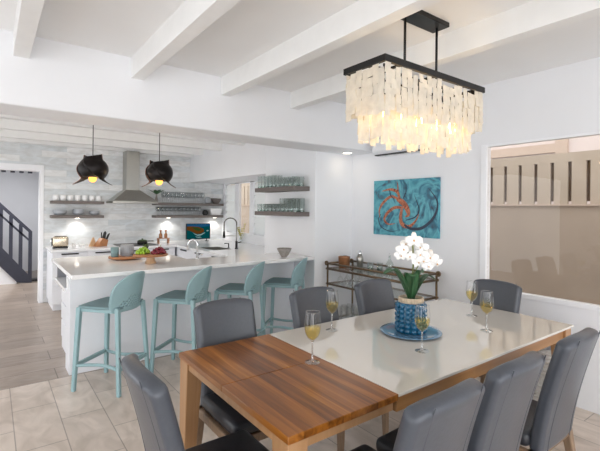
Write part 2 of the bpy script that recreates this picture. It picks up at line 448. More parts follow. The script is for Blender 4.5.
# skirtings
struct(MB().box(XW-.012, XW, 2.06, YE, 0, .09).build('baseboard_right', MT['trim']), 'white skirting under the painting')
struct(MB().box(XP, XW, YE-.012, YE, 0, .09).build('baseboard_pier', MT['trim']), 'white skirting along the pier wall')
# dining window: frame, glass
wf = thing('window_1', 'large dining window looking on to a beige fence', 'window'); tag(wf, kind='structure')
m = MB()
m.box(XW-.012, XW+.06, 1.99, 2.045, z0-.03, z1+.012)
m.box(XW-.004, XW+.06, y0, 1.99, z1-.008, z1+.012).box(XW-.012, XW+.06, y0, 1.99, z0-.03, z0+.006)
m.build('window_frame', MT['trim'], wf, bevel=.002)
MB().box(XW+.006, XW+.012, y0, 1.992, z0+.003, z1-.004).build('window_pane', MT['pane'], wf)
# kitchen window: frame, two louvre panels, middle pane
kf = thing('window_2', 'kitchen window with a clear middle pane between white louvres', 'window'); tag(kf, kind='structure')
m = MB(); xa, xb = XK+.02, XK+.075
posts = [(7.40, 7.44), (6.99, 7.05), (6.82, 6.88), (6.40, 6.46), (6.27, 6.33), (5.9, 5.93)]
posts = [(7.40, 7.44), (6.86, 7.02), (6.31, 6.46), (5.9, 5.94)]
for a_, c_ in posts: m.box(xa, xb, a_, c_, kz0, kz1)
m.box(xa, xb, ky0, ky1, kz0-.03, kz0).box(xa, xb, ky0, ky1, kz1-.02, kz1)
m.build('window_frame', MT['trim'], kf, bevel=.003)
MB().box(XK+.05, XK+.055, 6.46, 6.86, kz0, kz1-.02).build('window_pane', MT['pane'], kf)
for a_, c_ in ((7.02, 7.40), (5.94, 6.31)):
    m = MB(); n = 9
    for k in range(n):
        zc = kz0+.03+(kz1-kz0-.05)*(k+.3)/n
        m.hexa([(XK+.02, a_, zc-.045), (XK+.024, a_, zc-.047), (XK+.024, c_, zc-.047), (XK+.02, c_, zc-.045)],
               [(XK+.06, a_, zc+.06), (XK+.064, a_, zc+.058), (XK+.064, c_, zc+.058), (XK+.06, c_, zc+.06)])
    m.build('louvre_panel', MT['frost'], kf)

# ================================================================== OUTSIDE
FX = 6.5
struct(MB().box(XK+.2, 40, -30, 40, -.3, -.05).build('ground', MT['ground']), 'gravel ground outside the windows')
struct(MB().box(FX, FX+.15, -6, 16, -.1, 1.575).build('wall_garden', MT['concrete']), 'beige rendered garden wall outside the windows')
struct(MB().box(FX-.03, FX+.17, -6, 16, 1.575, 1.6).build('trim_coping', MT['pinktrim']), 'thin coping on the beige garden wall')
fn = thing('slat_fence', 'beige board fence with narrow dark gaps standing on the garden wall', 'fence', (FX+.06, 0, 1.6))
y = -4.185
while y < 15.8:
    gp = .05
    MB().box(-.02, .02, y, y+.178, 0, .60).build('fence_board', MT['fence'], fn)
    y += .228
MB().box(-.022, .06, -4, 15.8, .60, .73).build('top_board', MT['fence'], fn)
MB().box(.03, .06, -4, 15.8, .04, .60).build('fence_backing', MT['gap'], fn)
bl = thing('neighbour_house', 'pale pink neighbouring house beyond the beige fence', 'house', (10, 0, 0))
MB().box(0, 6, -8, 8.2, -.1, 4.4).build('house_wall', MT['pink'], bl)
MB().box(-.5, 6.5, -8.5, 8.7, 4.4, 4.6).build('roof', MT['pinktrim'], bl)
m = MB(); m.box(-.06, .02, 4.0, 5.75, 1.9, 2.75); m.build('house_window', MT['greywin'], bl)
m = MB(); m.box(-.05, .02, 3.7, 3.95, 1.7, 3.1).box(-.05, .02, 5.8, 6.0, 1.7, 3.1).box(-.05, .02, 3.95, 5.8, 2.8, 3.0); m.build('window_surround', MT['pinktrim'], bl)
# unseen eave added above both windows to shade the fence
struct(MB().box(XW+.15, XW+1.5, YR, YB, 2.76, 2.9).build('roof_eave', MT['trim']), 'white eave added out of view above the windows to shade the fence', 'roof')

# ================================================================== DINING TABLE
TX0, TX1, TY0, TY1, TZ = .777, 3.065, 1.09, 2.062, .75
TM = ((TX0+TX1)/2, (TY0+TY1)/2)
tb = thing('dining_table', 'extending oak dining table with cream glass top and acacia end leaf', 'table', (TM[0], TM[1], 0))
hx, hy = (TX1-TX0)/2, (TY1-TY0)/2
sp = 1.322-TM[0]
MB().box(-hx, sp-.002, -hy, -.002, TZ-.028, TZ).box(-hx, sp-.002, .0, hy, TZ-.028, TZ).build('wood_leaf', MT['leaf_wood'], tb, bevel=.003)
MB().box(sp, hx, -hy, hy, TZ-.014, TZ).build('glass_top', MT['tabletop'], tb, bevel=.003)
m = MB()
m.box(sp+.01, hx-.03, -hy+.02, -hy+.045, TZ-.085, TZ-.014).box(sp+.01, hx-.03, hy-.045, hy-.02, TZ-.085, TZ-.014)
m.box(hx-.05, hx-.02, -hy+.045, hy-.045, TZ-.085, TZ-.014)
m.box(sp-.10, sp+.2, -hy+.05, -hy+.075, TZ-.075, TZ-.04).box(sp-.10, sp+.2, hy-.075, hy-.05, TZ-.075, TZ-.04)
m.build('side_rail', MT['rail_wood'], tb, bevel=.002)
m = MB()
m.box(-hx+.02, sp-.02, -hy+.012, -hy+.035, TZ-.065, TZ-.028).box(-hx+.02, sp-.02, hy-.035, hy-.012, TZ-.065, TZ-.028)
m.box(-hx+.012, -hx+.035, -hy+.03, hy-.03, TZ-.065, TZ-.028)
m.build('leaf_rail', MT['leg_wood'], tb, bevel=.002)
for sx, sy in ((-1,-1),(-1,1),(1,-1),(1,1)):
    wx, wy = .085, .10; zt_ = TZ-.028 if sx < 0 else TZ-.014
    ox, oy = sx*(hx-.004 if sx < 0 else hx-.03), sy*(hy-.006)
    def q(w_, h_, z_): 
        xs_ = sorted((ox, ox-sx*w_)); ys_ = sorted((oy, oy-sy*h_))
        return [(xs_[0],ys_[0],z_),(xs_[1],ys_[0],z_),(xs_[1],ys_[1],z_),(xs_[0],ys_[1],z_)]
    MB().hexa(q(.05,.055,0), q(wx,wy,zt_)).build('leg', MT['leg_wood'], tb, bevel=.004)

# ================================================================== DINING CHAIRS
def chair_proto(label, group):
    t = thing('dining_chair', label, 'chair', (0,0,0), 0, group)
    # seat: padded cushion, faces +y
    def seat(u, v):
        x = (u-.5)*(.43-.03*(1-v)); yy = -.20+v*.44
        e = max(abs(u-.5)*2, abs(v-.5)*2)
        return (x, yy, .47-.02*max(0, e-.75)/.25)
    MB().box(-.205, .205, -.20, .20, .40, .475).build('seat', MT['leather_d'], t, smooth=True, bevel=.03, seg=4)
    # upholstered back, down to the seat rail
    def back(u, v):
        s = u*2-1
        hw = .190-.004*(1-v)
        top = .94-.022*abs(s)**3
        z = .385+(top-.385)*v
        yy = -.225-.135*v**1.35+.03*s*s*(.25+.75*v)
        return (s*hw, yy, z)
    o = MB().grid(back, 14, 14).build('backrest', MT['leather'], t, smooth=True, solid=.062, bevel=.022, seg=4, offset=0)
    # seam down the rear face
    for s in (-1, 1):
        MB().tube([(s*.13, back(.5+s*.34, v)[1]-.031, back(.5+s*.34, v)[2]) for v in [i/12 for i in range(13)]], .0022, 6).build('seam', MT['leather'], o)
    MB().box(-.205, .205, -.235, -.195, .355, .40).box(-.205, .205, .165, .195, .355, .40).box(-.215, -.185, -.22, .185, .355, .40).box(.185, .215, -.22, .185, .355, .40).build('seat_rail', MT['chairleg'], t, bevel=.006)
    for sx in (-1, 1):
        MB().bar((sx*.19, .18, 0), (sx*.185, .17, .40), .026, .026, .045, .045).build('leg', MT['chairleg'], t, bevel=.006)
        MB().bar((sx*.19, -.29, 0), (sx*.19, -.215, .40), .026, .026, .045, .045).build('leg', MT['chairleg'], t, bevel=.006)
    return t
CG = 'grey leather dining chairs around the table'
chairs = [  # x, y, facing angle (0 = +y), label
 (1.125, 1.92, PI, 'grey leather chair tucked in beside the wooden leaf on the bar side'),
 (1.80, 1.92, PI, 'grey leather chair on the bar side behind the two wine glasses near the leaf'),
 (2.405, 1.92, PI, 'grey leather chair in front of the bar cart, left of the orchid'),
 (1.13, 1.08, .02, 'grey leather chair seen from behind, beside the wooden leaf joint'),
 (1.59, 1.085, .02, 'grey leather chair seen from behind, middle of the three on the camera side'),
 (2.17, 1.085, .02, 'grey leather chair seen from behind beside the far right table leg'),
 (.762, 1.49, -PI/2+.0, 'grey leather head chair at the wooden leaf end of the table'),
 (2.87, 1.68, PI/2, 'grey leather head chair at the window end of the table'),
]
for i, (x, y, a, lb) in enumerate(chairs):
    if i == 0:
        ch0 = chair_proto(lb, CG); ch0.location = (x, y, 0); ch0.rotation_euler = (0,0,a)
    else: dup(ch0, (x, y, 0), a, lb)

# ================================================================== TABLE THINGS
def wine_glass(label):
    t = thing('wine_glass', label, 'glass', (0,0,0), 0, 'glasses of white wine on the dining table')
    MB().lathe([(.004,.097),(.008,.104),(.026,.120),(.037,.142),(.0405,.165),(.0395,.19),(.034,.243)], 28, close=False).build('bowl', MT['glass'], t, smooth=True)
    MB().lathe([(.037,.0015),(.030,.003),(.012,.006),(.0052,.012),(.0042,.05),(.0042,.092),(.006,.101),(0,.103)], 24, close=False).build('stem', MT['glass_b'], t, smooth=True)
    MB().tube([(.034*math.cos(2*PI*k/28), .034*math.sin(2*PI*k/28), .243) for k in range(29)], .0011, 6, cap=False).build('rim', MT['glass_b'], t, smooth=True)
    MB().lathe([(0,.1075),(.0065,.1085),(.0245,.1235),(.0352,.1445),(.0388,.165),(.0389,.170),(0,.170)], 28, close=False).build('wine', MT['wine'], t, smooth=True)
    return t
gl = [((1.25,1.56), 'glass of white wine standing on the wooden leaf beside the joint'),
      ((1.676,1.905), 'glass of white wine near the bar side edge of the cream top'),
      ((1.82,1.352), 'glass of white wine in front of the blue orchid pot'),
      ((2.72,1.605), 'glass of white wine nearest the dark head chair at the window end'),
      ((2.455,1.35), 'glass of white wine nearest the camera side edge, right of the orchid')]
for i, (p, lb) in enumerate(gl):
    if i == 0: g0 = wine_glass(lb); g0.location = (p[0], p[1], TZ)
    else: dup(g0, (p[0], p[1], TZ), i*.7, lb)
PX, PY = 2.035, 1.595
tag(MB().lathe([(0,.002),(.10,.0),(.15,.004),(.175,.010),(.182,.014),(.178,.017),(.15,.012),(.1,.009),(0,.009)], 48, close=False).build('charger_plate', MT['plate_b'], loc=(PX,PY,TZ), smooth=True),
    'round translucent blue glass plate under the orchid pot', 'plate')
# orchid in hobnail pot
oc = thing('potted_orchid', 'white orchid with strap leaves in a turquoise hobnail pot', 'plant', (PX,PY,TZ+.0095))
R0 = .079
m = MB().lathe([(0,0),(R0-.004,0),(R0,.006),(R0,.172),(R0-.004,.178),(R0-.012,.178),(R0-.012,.15),(0,.15)], 36, close=False)
for j in range(6):
    for k in range(14):
        a = 2*PI*(k+.0)/14
        m.sphere((R0*math.cos(a), R0*math.sin(a), .017+.0285*j), .0165, 10, 6)
m.build('pot', MT['pot'], oc, smooth=True)
m = MB().lathe([(.06,.14),(.068,.15),(.071,.205),(.067,.208),(.063,.205),(.06,.15)], 32, close=False)
for k in range(32):
    a = 2*PI*k/32; m.tube([(.0705*math.cos(a), .0705*math.sin(a), .178), (.0725*math.cos(a), .0725*math.sin(a), .192), (.0705*math.cos(a), .0705*math.sin(a), .206)], .004, 5)
m.build('wicker_liner', MT['wicker'], oc, smooth=True)
MB().lathe([(0,.19),(.05,.192),(.066,.19),(.066,.17),(0,.17)], 24, close=False).build('moss', MT['herb'], oc, smooth=True)
def strap(a, L, rise, droop, w):
    def f(u, v):
        s = u; r = .008+L*s
        z = .19+rise*math.sin(min(1, s*1.25)*PI/2)-droop*s*s
        ww = w*math.sin(PI*min(.98, .12+.82*s))**.7*(v-.5)*2
        return (r*math.cos(a)-ww*math.sin(a), r*math.sin(a)+ww*math.cos(a), z+.25*abs(ww))
    return MB().grid(f, 14, 6)
vr = math.atan2(-.6, .8)
for a, L, rise, droop, w in ((vr+PI+.25, .17, .21, .05, .044), (vr+PI-.35, .12, .19, .03, .042), (vr+.1, .14, .17, .05, .036), (vr-.75, .07, .20, .03, .036), (vr+1.4, .13, .17, .05, .036), (vr-1.7, .06, .18, .03, .04)):
    strap(a, L, rise, droop, w).build('leaf', MT['leafg'], oc, smooth=True, solid=.003)
ri = Vector((.8, -.6, 0)); fwv = Vector((.6, .8, 0))
def sp_pt(h, x, dpt=0.): return ri*x+fwv*dpt+Vector((0,0,h))
stem_pts = [sp_pt(.18,.0), sp_pt(.30,.006), sp_pt(.42,.010,-.01), sp_pt(.52,.002,-.02), sp_pt(.56,-.01,-.03)]
MB().tube(stem_pts, .0045, 8).build('stem', MT['stem'], oc, smooth=True)
MB().tube([sp_pt(.34,.008), sp_pt(.41,.045,-.02), sp_pt(.44,.085,-.03), sp_pt(.435,.12,-.04), sp_pt(.42,.145,-.04)], .003, 8).build('stem', MT['stem'], oc, smooth=True)
MB().tube([sp_pt(.44,.008,-.01), sp_pt(.48,-.03,-.02), sp_pt(.48,-.065,-.03)], .003, 8).build('stem', MT['stem'], oc, smooth=True)
def flower(c, yaw, pitch, s):
    m = MB()
    for k, (a, l, w_) in enumerate(((0,1.,.9),(PI,1.,.9),(PI/2,.95,.6),(PI+.9,.9,.6),(-.9,.9,.6))):
        def f(u, v, a=a, l=l, w_=w_):
            q = u*l; ww = w_*math.sin(PI*min(.97,.1+.82*u))**.6*(v-.5)
            x = q*math.cos(a)-ww*math.sin(a); z = q*math.sin(a)+ww*math.cos(a)
            return Vector((x, -.10*math.sin(u*PI)+.18*u*u+(.04 if k > 1 else 0), z))*s
        m.grid(f, 6, 4)
    o = m.build('flower', MT['petal'], oc, smooth=True, solid=.0015)
    o.location = c; o.rotation_euler = (pitch, 0, yaw)
    l = MB().sphere((0,-.012*s/.04,-.008), .10*s, 8, 6, (1,1,1.3)).build('flower_lip', MT['lip'], o, smooth=True)
cam_yaw = -math.atan2(.6, .8)   # flowers look back at the room
for i, (h, x, dp, s) in enumerate(((.555,.0,-.05,.052),(.50,-.062,-.04,.045),(.465,-.075,-.04,.04),(.515,.045,-.04,.046),(.475,.04,-.06,.044),(.53,-.03,.0,.042),(.44,.055,-.06,.044),(.455,.10,-.05,.046),(.425,.135,-.05,.044),(.405,.085,-.05,.04),(.425,.02,-.05,.038),(.48,.085,-.02,.04),(.46,-.02,-.05,.036))):
    flower(sp_pt(h, x, dp), cam_yaw+random.uniform(-.6,.6), random.uniform(-.35,.35), s)

# ================================================================== CHANDELIER
CX0, CX1, CY0, CY1, CZ = 1.56, 2.49, 1.395, 1.70, 2.268
cx, cy = (CX0+CX1)/2, (CY0+CY1)/2; ax, ay = (CX1-CX0)/2, (CY1-CY0)/2
cd = thing('chandelier', 'rectangular two-tier shell chandelier with black frame above the dining table', 'ceiling light', (cx, cy, ZC))
Z = lambda z: z-ZC
m = MB(); fh = .034; fwid = .022
m.box(-ax, ax, -ay, -ay+fwid, Z(CZ-fh), Z(CZ)).box(-ax, ax, ay-fwid, ay, Z(CZ-fh), Z(CZ)).box(-ax, -ax+fwid, -ay+fwid, ay-fwid, Z(CZ-fh), Z(CZ)).box(ax-fwid, ax, -ay+fwid, ay-fwid, Z(CZ-fh), Z(CZ))
m.box(-ax+fwid, ax-fwid, -.012, .012, Z(CZ-.02), Z(CZ-.004))
for xx in (-.3, 0, .3): m.box(xx-.008, xx+.008, -ay+fwid, ay-fwid, Z(CZ-.02), Z(CZ-.006))
m.build('frame', MT['dark'], cd, bevel=.002)
i1, i2 = .065, .065
m = MB(); zl = 2.09
m.box(-ax+i1, ax-i1, -ay+i1, -ay+i1+.006, Z(zl), Z(zl+.012)).box(-ax+i1, ax-i1, ay-i1-.006, ay-i1, Z(zl), Z(zl+.012)).box(-ax+i1, -ax+i1+.006, -ay+i1, ay-i1, Z(zl), Z(zl+.012)).box(ax-i1-.006, ax-i1, -ay+i1, ay-i1, Z(zl), Z(zl+.012))
for sx in (-1,1):
    for sy in (-1,1): m.box(sx*(ax-i1)-.004, sx*(ax-i1)+.004, sy*(ay-i1)-.004, sy*(ay-i1)+.004, Z(zl), Z(CZ-.02))
m.build('inner_frame', MT['dark'], cd)
RX = (1.895-cx, 2.195-cx)
MB().box(RX[0]-.02, RX[1]+.045, -.06, .06, Z(ZC-.028), 0).build('ceiling_plate', MT['dark'], cd, bevel=.003)
for rx in RX: MB().tube([(rx, 0, Z(ZC-.02)), (rx, 0, Z(CZ-.01))], .0075, 12).build('rod', MT['dark'], cd, smooth=True)
def strip(x, y, nx, ny, ztop, zbot):
    """a hanging string of overlapping shell squares; (nx, ny) is the outward side"""
    m = MB(); z = ztop; tx, ty = -ny, nx
    n = max(3, round((ztop-zbot)/.052)); hgt = (ztop-zbot)/n
    for k in range(n):
        wv = .0205+random.uniform(-.002,.002); off = random.uniform(-.002,.002); tl = random.uniform(-.008,.008)
        d0 = .002*(k % 2)+random.uniform(0,.003); d1 = d0+tl
        zt_, zb_ = z, z-hgt*1.03
        sk = random.uniform(-.003,.003)
        m.b.faces.new([m.b.verts.new(p) for p in (
            (x+tx*(off-wv)+nx*d0, y+ty*(off-wv)+ny*d0, zt_), (x+tx*(off+wv)+nx*d0, y+ty*(off+wv)+ny*d0, zt_+sk),
            (x+tx*(off+wv)+nx*d1, y+ty*(off+wv)+ny*d1, zb_+sk), (x+tx*(off-wv)+nx*d1, y+ty*(off-wv)+ny*d1, zb_))])
        z -= hgt
    return m
def tier(ax_, ay_, nxn, nyn, zt_, zb_):
    for k in range(nxn):
        x = -ax_+2*ax_*(k+.5)/nxn
        for s in (-1, 1): strip(x+random.uniform(-.001,.001), s*(ay_+random.uniform(-.006,.004)), 0, s, Z(zt_-random.choice((0,0,.012,.03))), Z(zb_+random.uniform(-.022,.022))).build('shell_strip', MT['shell'], cd, solid=.0012)
    for k in range(nyn):
        y = -ay_+2*ay_*(k+.5)/nyn
        for s in (-1, 1): strip(s*(ax_+random.uniform(-.006,.004)), y, s, 0, Z(zt_-random.choice((0,0,.012,.03))), Z(zb_+random.uniform(-.022,.022))).build('shell_strip', MT['shell'], cd, solid=.0012)
tier(ax-.012, ay-.012, 21, 7, 2.238, 1.985)
tier(ax-i1+.004, ay-i1+.004, 18, 4, 2.10, 1.86)
for k in range(5):
    x = -.34+.17*k
    MB().tube([(x, 0, Z(CZ-.02)), (x, 0, Z(2.06))], .007, 8).build('lamp_holder', MT['dark'], cd, smooth=True)
    MB().sphere((x, 0, Z(2.02)), .03, 12, 8, (1,1,1.25)).build('bulb', MT['bulb'], cd, smooth=True)
    L_ = bpy.data.lights.new('chandelier_bulb', 'POINT'); L_.energy = 1.8; L_.color = (1,.78,.52); L_.shadow_soft_size = .04
    lo = bpy.data.objects.new('chandelier_bulb_light', L_); COL.objects.link(lo); lo.parent = cd; lo.location = (x, 0, Z(2.02))

# ================================================================== AIR CONDITIONER + ART + DOWNLIGHT
ac = thing('air_conditioner', 'white wall air conditioner high above the painting', 'air conditioner', (XW, 2.8, 2.09))
MB().prism([(0,0),(0,.19),(-.12,.19),(-.19,.15),(-.20,.05),(-.16,0)], -.42, .42, Matrix(((1,0,0,0),(0,0,1,0),(0,1,0,0),(0,0,0,1)))).build('casing', MT['trim'], ac, bevel=.008, seg=3)
MB().box(-.187, -.135, -.39, .39, -.004, .006).build('air_outlet', MT['dark'], ac)
MB().tube([(-.02,.425,.02), (-.02,.44,.02), (-.02,.44,.19)], .01, 8).build('pipe', MT['trim'], ac, smooth=True)
dl = thing('downlight', 'small round recessed light glowing in the header underside', 'ceiling light', (3.36, 3.575, ZH))
MB().lathe([(.05,0),(.065,0),(.065,-.006),(.05,-.006)], 24, close=False).build('trim_ring', MT['trim'], dl, smooth=True)
MB().lathe([(0,-.001),(.05,-.001),(.05,-.004),(0,-.004)], 24, close=False).build('lamp_face', MT['down'], dl)
L_ = bpy.data.lights.new('downlight_spot', 'SPOT'); L_.energy = .9; L_.spot_size = 2.2; L_.spot_blend = .8; L_.color = (1,.86,.66); L_.shadow_soft_size = .05
lo = bpy.data.objects.new('downlight_beam', L_); COL.objects.link(lo); lo.parent = dl; lo.location = (0,0,-.02)
# painting
pt = thing('painting', 'unframed turquoise painting of curling burnt orange tentacles', 'painting', (XW-.001, 2.905, 1.515))
MB().box(-.035, 0, -.432, .432, -.307, .307).build('canvas', MT['art'], pt)
def art(pts, w, mat, nm, k):
    # pts in picture space 0..1 (x to the right, y down), picture's right is -Y
    P = [((p[0]-.5)*.864, (.5-p[1])*.614) for p in pts]
    Q = []
    n = len(P)
    for i in range(n-1):
        p0, p1, p2, p3 = P[max(i-1,0)], P[i], P[i+1], P[min(i+2,n-1)]
        for s in range(8):
            t_ = s/8
            Q.append(tuple(.5*((2*p1[d])+(-p0[d]+p2[d])*t_+(2*p0[d]-5*p1[d]+4*p2[d]-p3[d])*t_*t_+(-p0[d]+3*p1[d]-3*p2[d]+p3[d])*t_**3) for d in (0,1)))
    Q.append(P[-1]); m = MB(); N = len(Q)
    A = []
    for i in range(N):
        a, c = Q[max(i-1,0)], Q[min(i+1,N-1)]; dx, dy = c[0]-a[0], c[1]-a[1]; l = math.hypot(dx, dy) or 1
        t_ = i/(N-1); ww = w*(math.sin(PI*min(1, .08+t_*.92))**.6 if True else 1)*(1-.55*t_)
        nx, ny = -dy/l*ww, dx/l*ww
        A.append([(-(.0355+k*.0006), -(Q[i][0]+s*nx), Q[i][1]+s*ny) for s in (1,-1)])
    V = [[m.b.verts.new(p) for p in r] for r in A]
    for r0, r1 in zip(V, V[1:]): m.b.faces.new((r0[0], r1[0], r1[1], r0[1]))
    m.build(nm, mat, pt, solid=.0008)
D_, O_ = MT['art_d'], MT['art_o']
art([(.13,.62),(.09,.72),(.14,.86),(.3,.93),(.42,.9)], .008, D_, 'dark_stroke', 1)
art([(.44,.36),(.30,.30),(.16,.42),(.10,.56),(.12,.7)], .0206, O_, 'orange_tentacle', 2)
art([(.50,.50),(.36,.50),(.24,.60),(.19,.72),(.26,.80),(.38,.78)], .0224, O_, 'orange_tentacle', 3)
art([(.44,.36),(.40,.22),(.28,.17),(.14,.20)], .0224, O_, 'orange_tentacle', 4)
art([(.41,.24),(.41,.12),(.39,.02)], .0094, O_, 'orange_tentacle', 5)
art([(.50,.34),(.54,.22),(.54,.10)], .008, D_, 'dark_stroke', 6)
art([(.40,.34),(.50,.42),(.56,.52),(.58,.62),(.53,.66)], .0412, O_, 'orange_tentacle', 7)
art([(.48,.52),(.46,.66),(.48,.78),(.58,.83),(.68,.74),(.74,.6)], .0281, O_, 'orange_tentacle', 8)
art([(.52,.80),(.62,.86),(.78,.84),(.92,.70),(.99,.52),(.98,.36),(.86,.16)], .020, D_, 'dark_stroke', 9)
art([(.54,.72),(.68,.66),(.74,.54),(.70,.38),(.67,.28)], .009, D_, 'dark_stroke', 10)
art([(.28,.18),(.30,.28),(.36,.34)], .008, D_, 'dark_stroke', 11)

# ================================================================== BAR CART
BX0, BX1, BY0, BY1 = 3.13, 3.53, 2.46, 3.64
bc = thing('bar_cart', 'antique brass bar cart with glass shelves along the dining wall', 'bar cart', (0,0,0))
bc.location = ((BX0+BX1)/2, (BY0+BY1)/2, 0); bx, by = (BX1-BX0)/2, (BY1-BY0)/2
SZ = .815
for sx in (-1,1):
    for sy in (-1,1):
        MB().tube([(sx*bx, sy*by, .05), (sx*bx, sy*by, .86)], .011, 10).build('post', MT['brass'], bc, smooth=True)
        MB().lathe([(0,-.008),(.028,-.008),(.028,.008),(0,.008)], 20, mat=Matrix.Translation((sx*bx, sy*(by+.02), .865)) @ Matrix.Rotation(PI/2,4,'Y'), close=False).build('finial', MT['brass'], bc, smooth=False, bevel=.003)
        MB().lathe([(0,-.010),(.028,-.010),(.028,.010),(0,.010)], 20, mat=Matrix.Translation((sx*bx, sy*by, .028)) @ Matrix.Rotation(PI/2,4,'Y'), close=False).build('caster', MT['dark'], bc, bevel=.003)
def ring(z, r, nm, sides=True):
    m = MB()
    for sx in (-1,1): m.tube([(sx*bx, -by-.02, z), (sx*bx, by+.02, z)], r, 10)
    for sy in (-1,1): m.tube([(-bx, sy*by, z), (bx, sy*by, z)], r, 10)
    m.build(nm, MT['brass'], bc, smooth=True)
ring(.865, .011, 'top_rail'); ring(SZ-.012, .013, 'shelf_frame'); ring(.63, .011, 'shelf_frame'); ring(.22, .011, 'shelf_frame')
for z in (SZ, .64, .23): MB().box(-bx+.004, bx-.004, -by+.004, by-.004, z-.008, z).build('glass_shelf', MT['glass_g'], bc)
# things on the cart
t = thing('ice_bucket', 'round copper ice bucket at the left end of the bar cart', 'bucket', (3.30, 3.545, SZ))
MB().lathe([(0,0),(.058,0),(.064,.005),(.068,.12),(.07,.128),(.064,.128),(.06,.012),(0,.012)], 32, close=False).build('bucket', MT['copper'], t, smooth=True)
MB().tube([(-.068*math.cos(a), .0, .115+.035*math.sin(a)*.6) for a in [PI*i/12 for i in range(13)]], .003, 8).build('handle', MT['brass'], t, smooth=True)
t = thing('cocktail_shaker', 'dark steel cocktail shaker beside the copper ice bucket', 'shaker', (3.41, 3.40, SZ))
MB().lathe([(0,0),(.034,0),(.04,.12),(.038,.125),(0,.125)], 24, close=False).build('body', MT['steel'], t, smooth=True)
MB().lathe([(.038,.125),(.036,.135),(.022,.165),(.018,.168),(0,.168)], 24, close=False).build('strainer_top', MT['steel'], t, smooth=True)
MB().lathe([(.018,.168),(.017,.195),(.008,.202),(0,.202)], 20, close=False).build('cap', MT['chrome'], t, smooth=True)
def tumbler(nm, label, h, r0, r1, group, mat='glass_g', n=16):
    o = MB().lathe([(r0,.001),(r0+.001,.020),(r1,h),(r1-.0015,h),(r0-.001,.022),(0,.018)], n, close=False).build(nm, [MT[mat], MT['base_g' if mat == 'glass_g' else 'glass']], smooth=True)
    for p in o.data.polygons:
        if p.center.z < .021: p.material_index = 1
    return tag(o, label, 'glass', group)
CGL = 'short tumblers on the bar cart top'
tm = tumbler('tumbler', 'short clear tumbler on the bar cart between shaker and decanter', .085, .03, .034, CGL); tm.location = (3.42, 3.24, SZ)
for p in ((3.35,3.18),(3.47,3.15)):
    o = tm.copy(); COL.objects.link(o); o.location = (p[0], p[1], SZ)
t = thing('decanter', 'pale green glass bottle with stopper on the bar cart top', 'bottle', (3.46, 3.0, SZ))
MB().lathe([(0,0),(.04,0),(.043,.006),(.043,.085),(.03,.115),(.013,.14),(.012,.17),(.016,.178),(.011,.178),(.010,.142),(.027,.113),(.040,.085),(.040,.01),(0,.008)], 24, close=False).build('bottle', MT['glass_g'], t, smooth=True)
MB().sphere((0,0,.19), .015, 12, 8).build('stopper', MT['glass'], t, smooth=True)
LG = 'stemmed glasses resting upside down on the cart middle shelf'
st = tag(MB().lathe([(.033,0),(.036,.03),(.034,.05),(.02,.075),(.004,.086),(.0035,.14),(.03,.148),(.03,.150),(0,.15)], 16, close=False).build('stemmed_glass', MT['glass'], smooth=True), 'clear stemmed glass upside down on the middle shelf of the bar cart', 'glass', LG)
st.location = (3.22, 3.52, .64)
for k in range(1, 10):
    o = st.copy(); COL.objects.link(o); o.location = (3.22+.11*(k % 3), 3.52-.10*(k//3), .64)
LG2 = 'tall clear glasses on the cart bottom shelf'
st = tumbler('highball_glass', 'tall clear glass on the bottom shelf of the bar cart', .15, .032, .036, LG2, 'glass'); st.location = (3.20, 3.54, .23)
for k in range(1, 12):
    o = st.copy(); COL.objects.link(o); o.location = (3.20+.1*(k % 3), 3.54-.1*(k//3), .23)

# ================================================================== BAR ISLAND
isl = thing('kitchen_island', 'white bar island with glossy quartz top and four teal stools', 'kitchen island', (.52, 3.735, 0))
DX = 1.70-.52; LX = 3.005-.52; DYs = 4.31-3.735; DYd = 5.10-3.735; tk = .036
m = MB().prism([(0,0),(LX,0),(LX,DYs),(DX,DYs),(DX,DYd),(0,DYd)], BC-tk, BC)
m.build('countertop', MT['quartz'], isl, bevel=.004)
py = 4.13-3.735
m = MB(); m.box(.045, LX, py, py+.05, 0, BC-tk).box(.045, .10, py+.05, py+.22, 0, BC-tk)
m.build('front_panel', MT['cab'], isl, bevel=.002)
m = MB(); m.box(.10, LX, py+.05, DYs-.03, 0, BC-tk).box(.10+.0, DX-.04, DYs-.03, DYd-.04, 0, .70).box(.42, DX-.04, DYs-.03, DYd-.04, .70, BC-tk)
m.build('cabinet', MT['cab'], isl)
MB().box(.03, .42, py+.22, DYd-.02, .70, .735).build('niche_shelf', MT['quartz2'], isl, bevel=.002)
MB().box(.40, .419, py+.25, DYd-.05, .735, BC-tk).build('niche_back', MT['sgrey'], isl)  # recess shade painted in as a darker grey
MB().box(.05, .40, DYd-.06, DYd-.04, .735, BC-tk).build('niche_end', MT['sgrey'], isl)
m = MB(); m.box(.03, .044, py+.05, py+.11, .76, .85); m.build('outlet_plate', MT['white'], isl, bevel=.003)
for k in range(3): MB().box(.09, .099, py+.25, DYd-.06, .12+.19*k, .29+.19*k).build('drawer', MT['cab'], isl, bevel=.002)

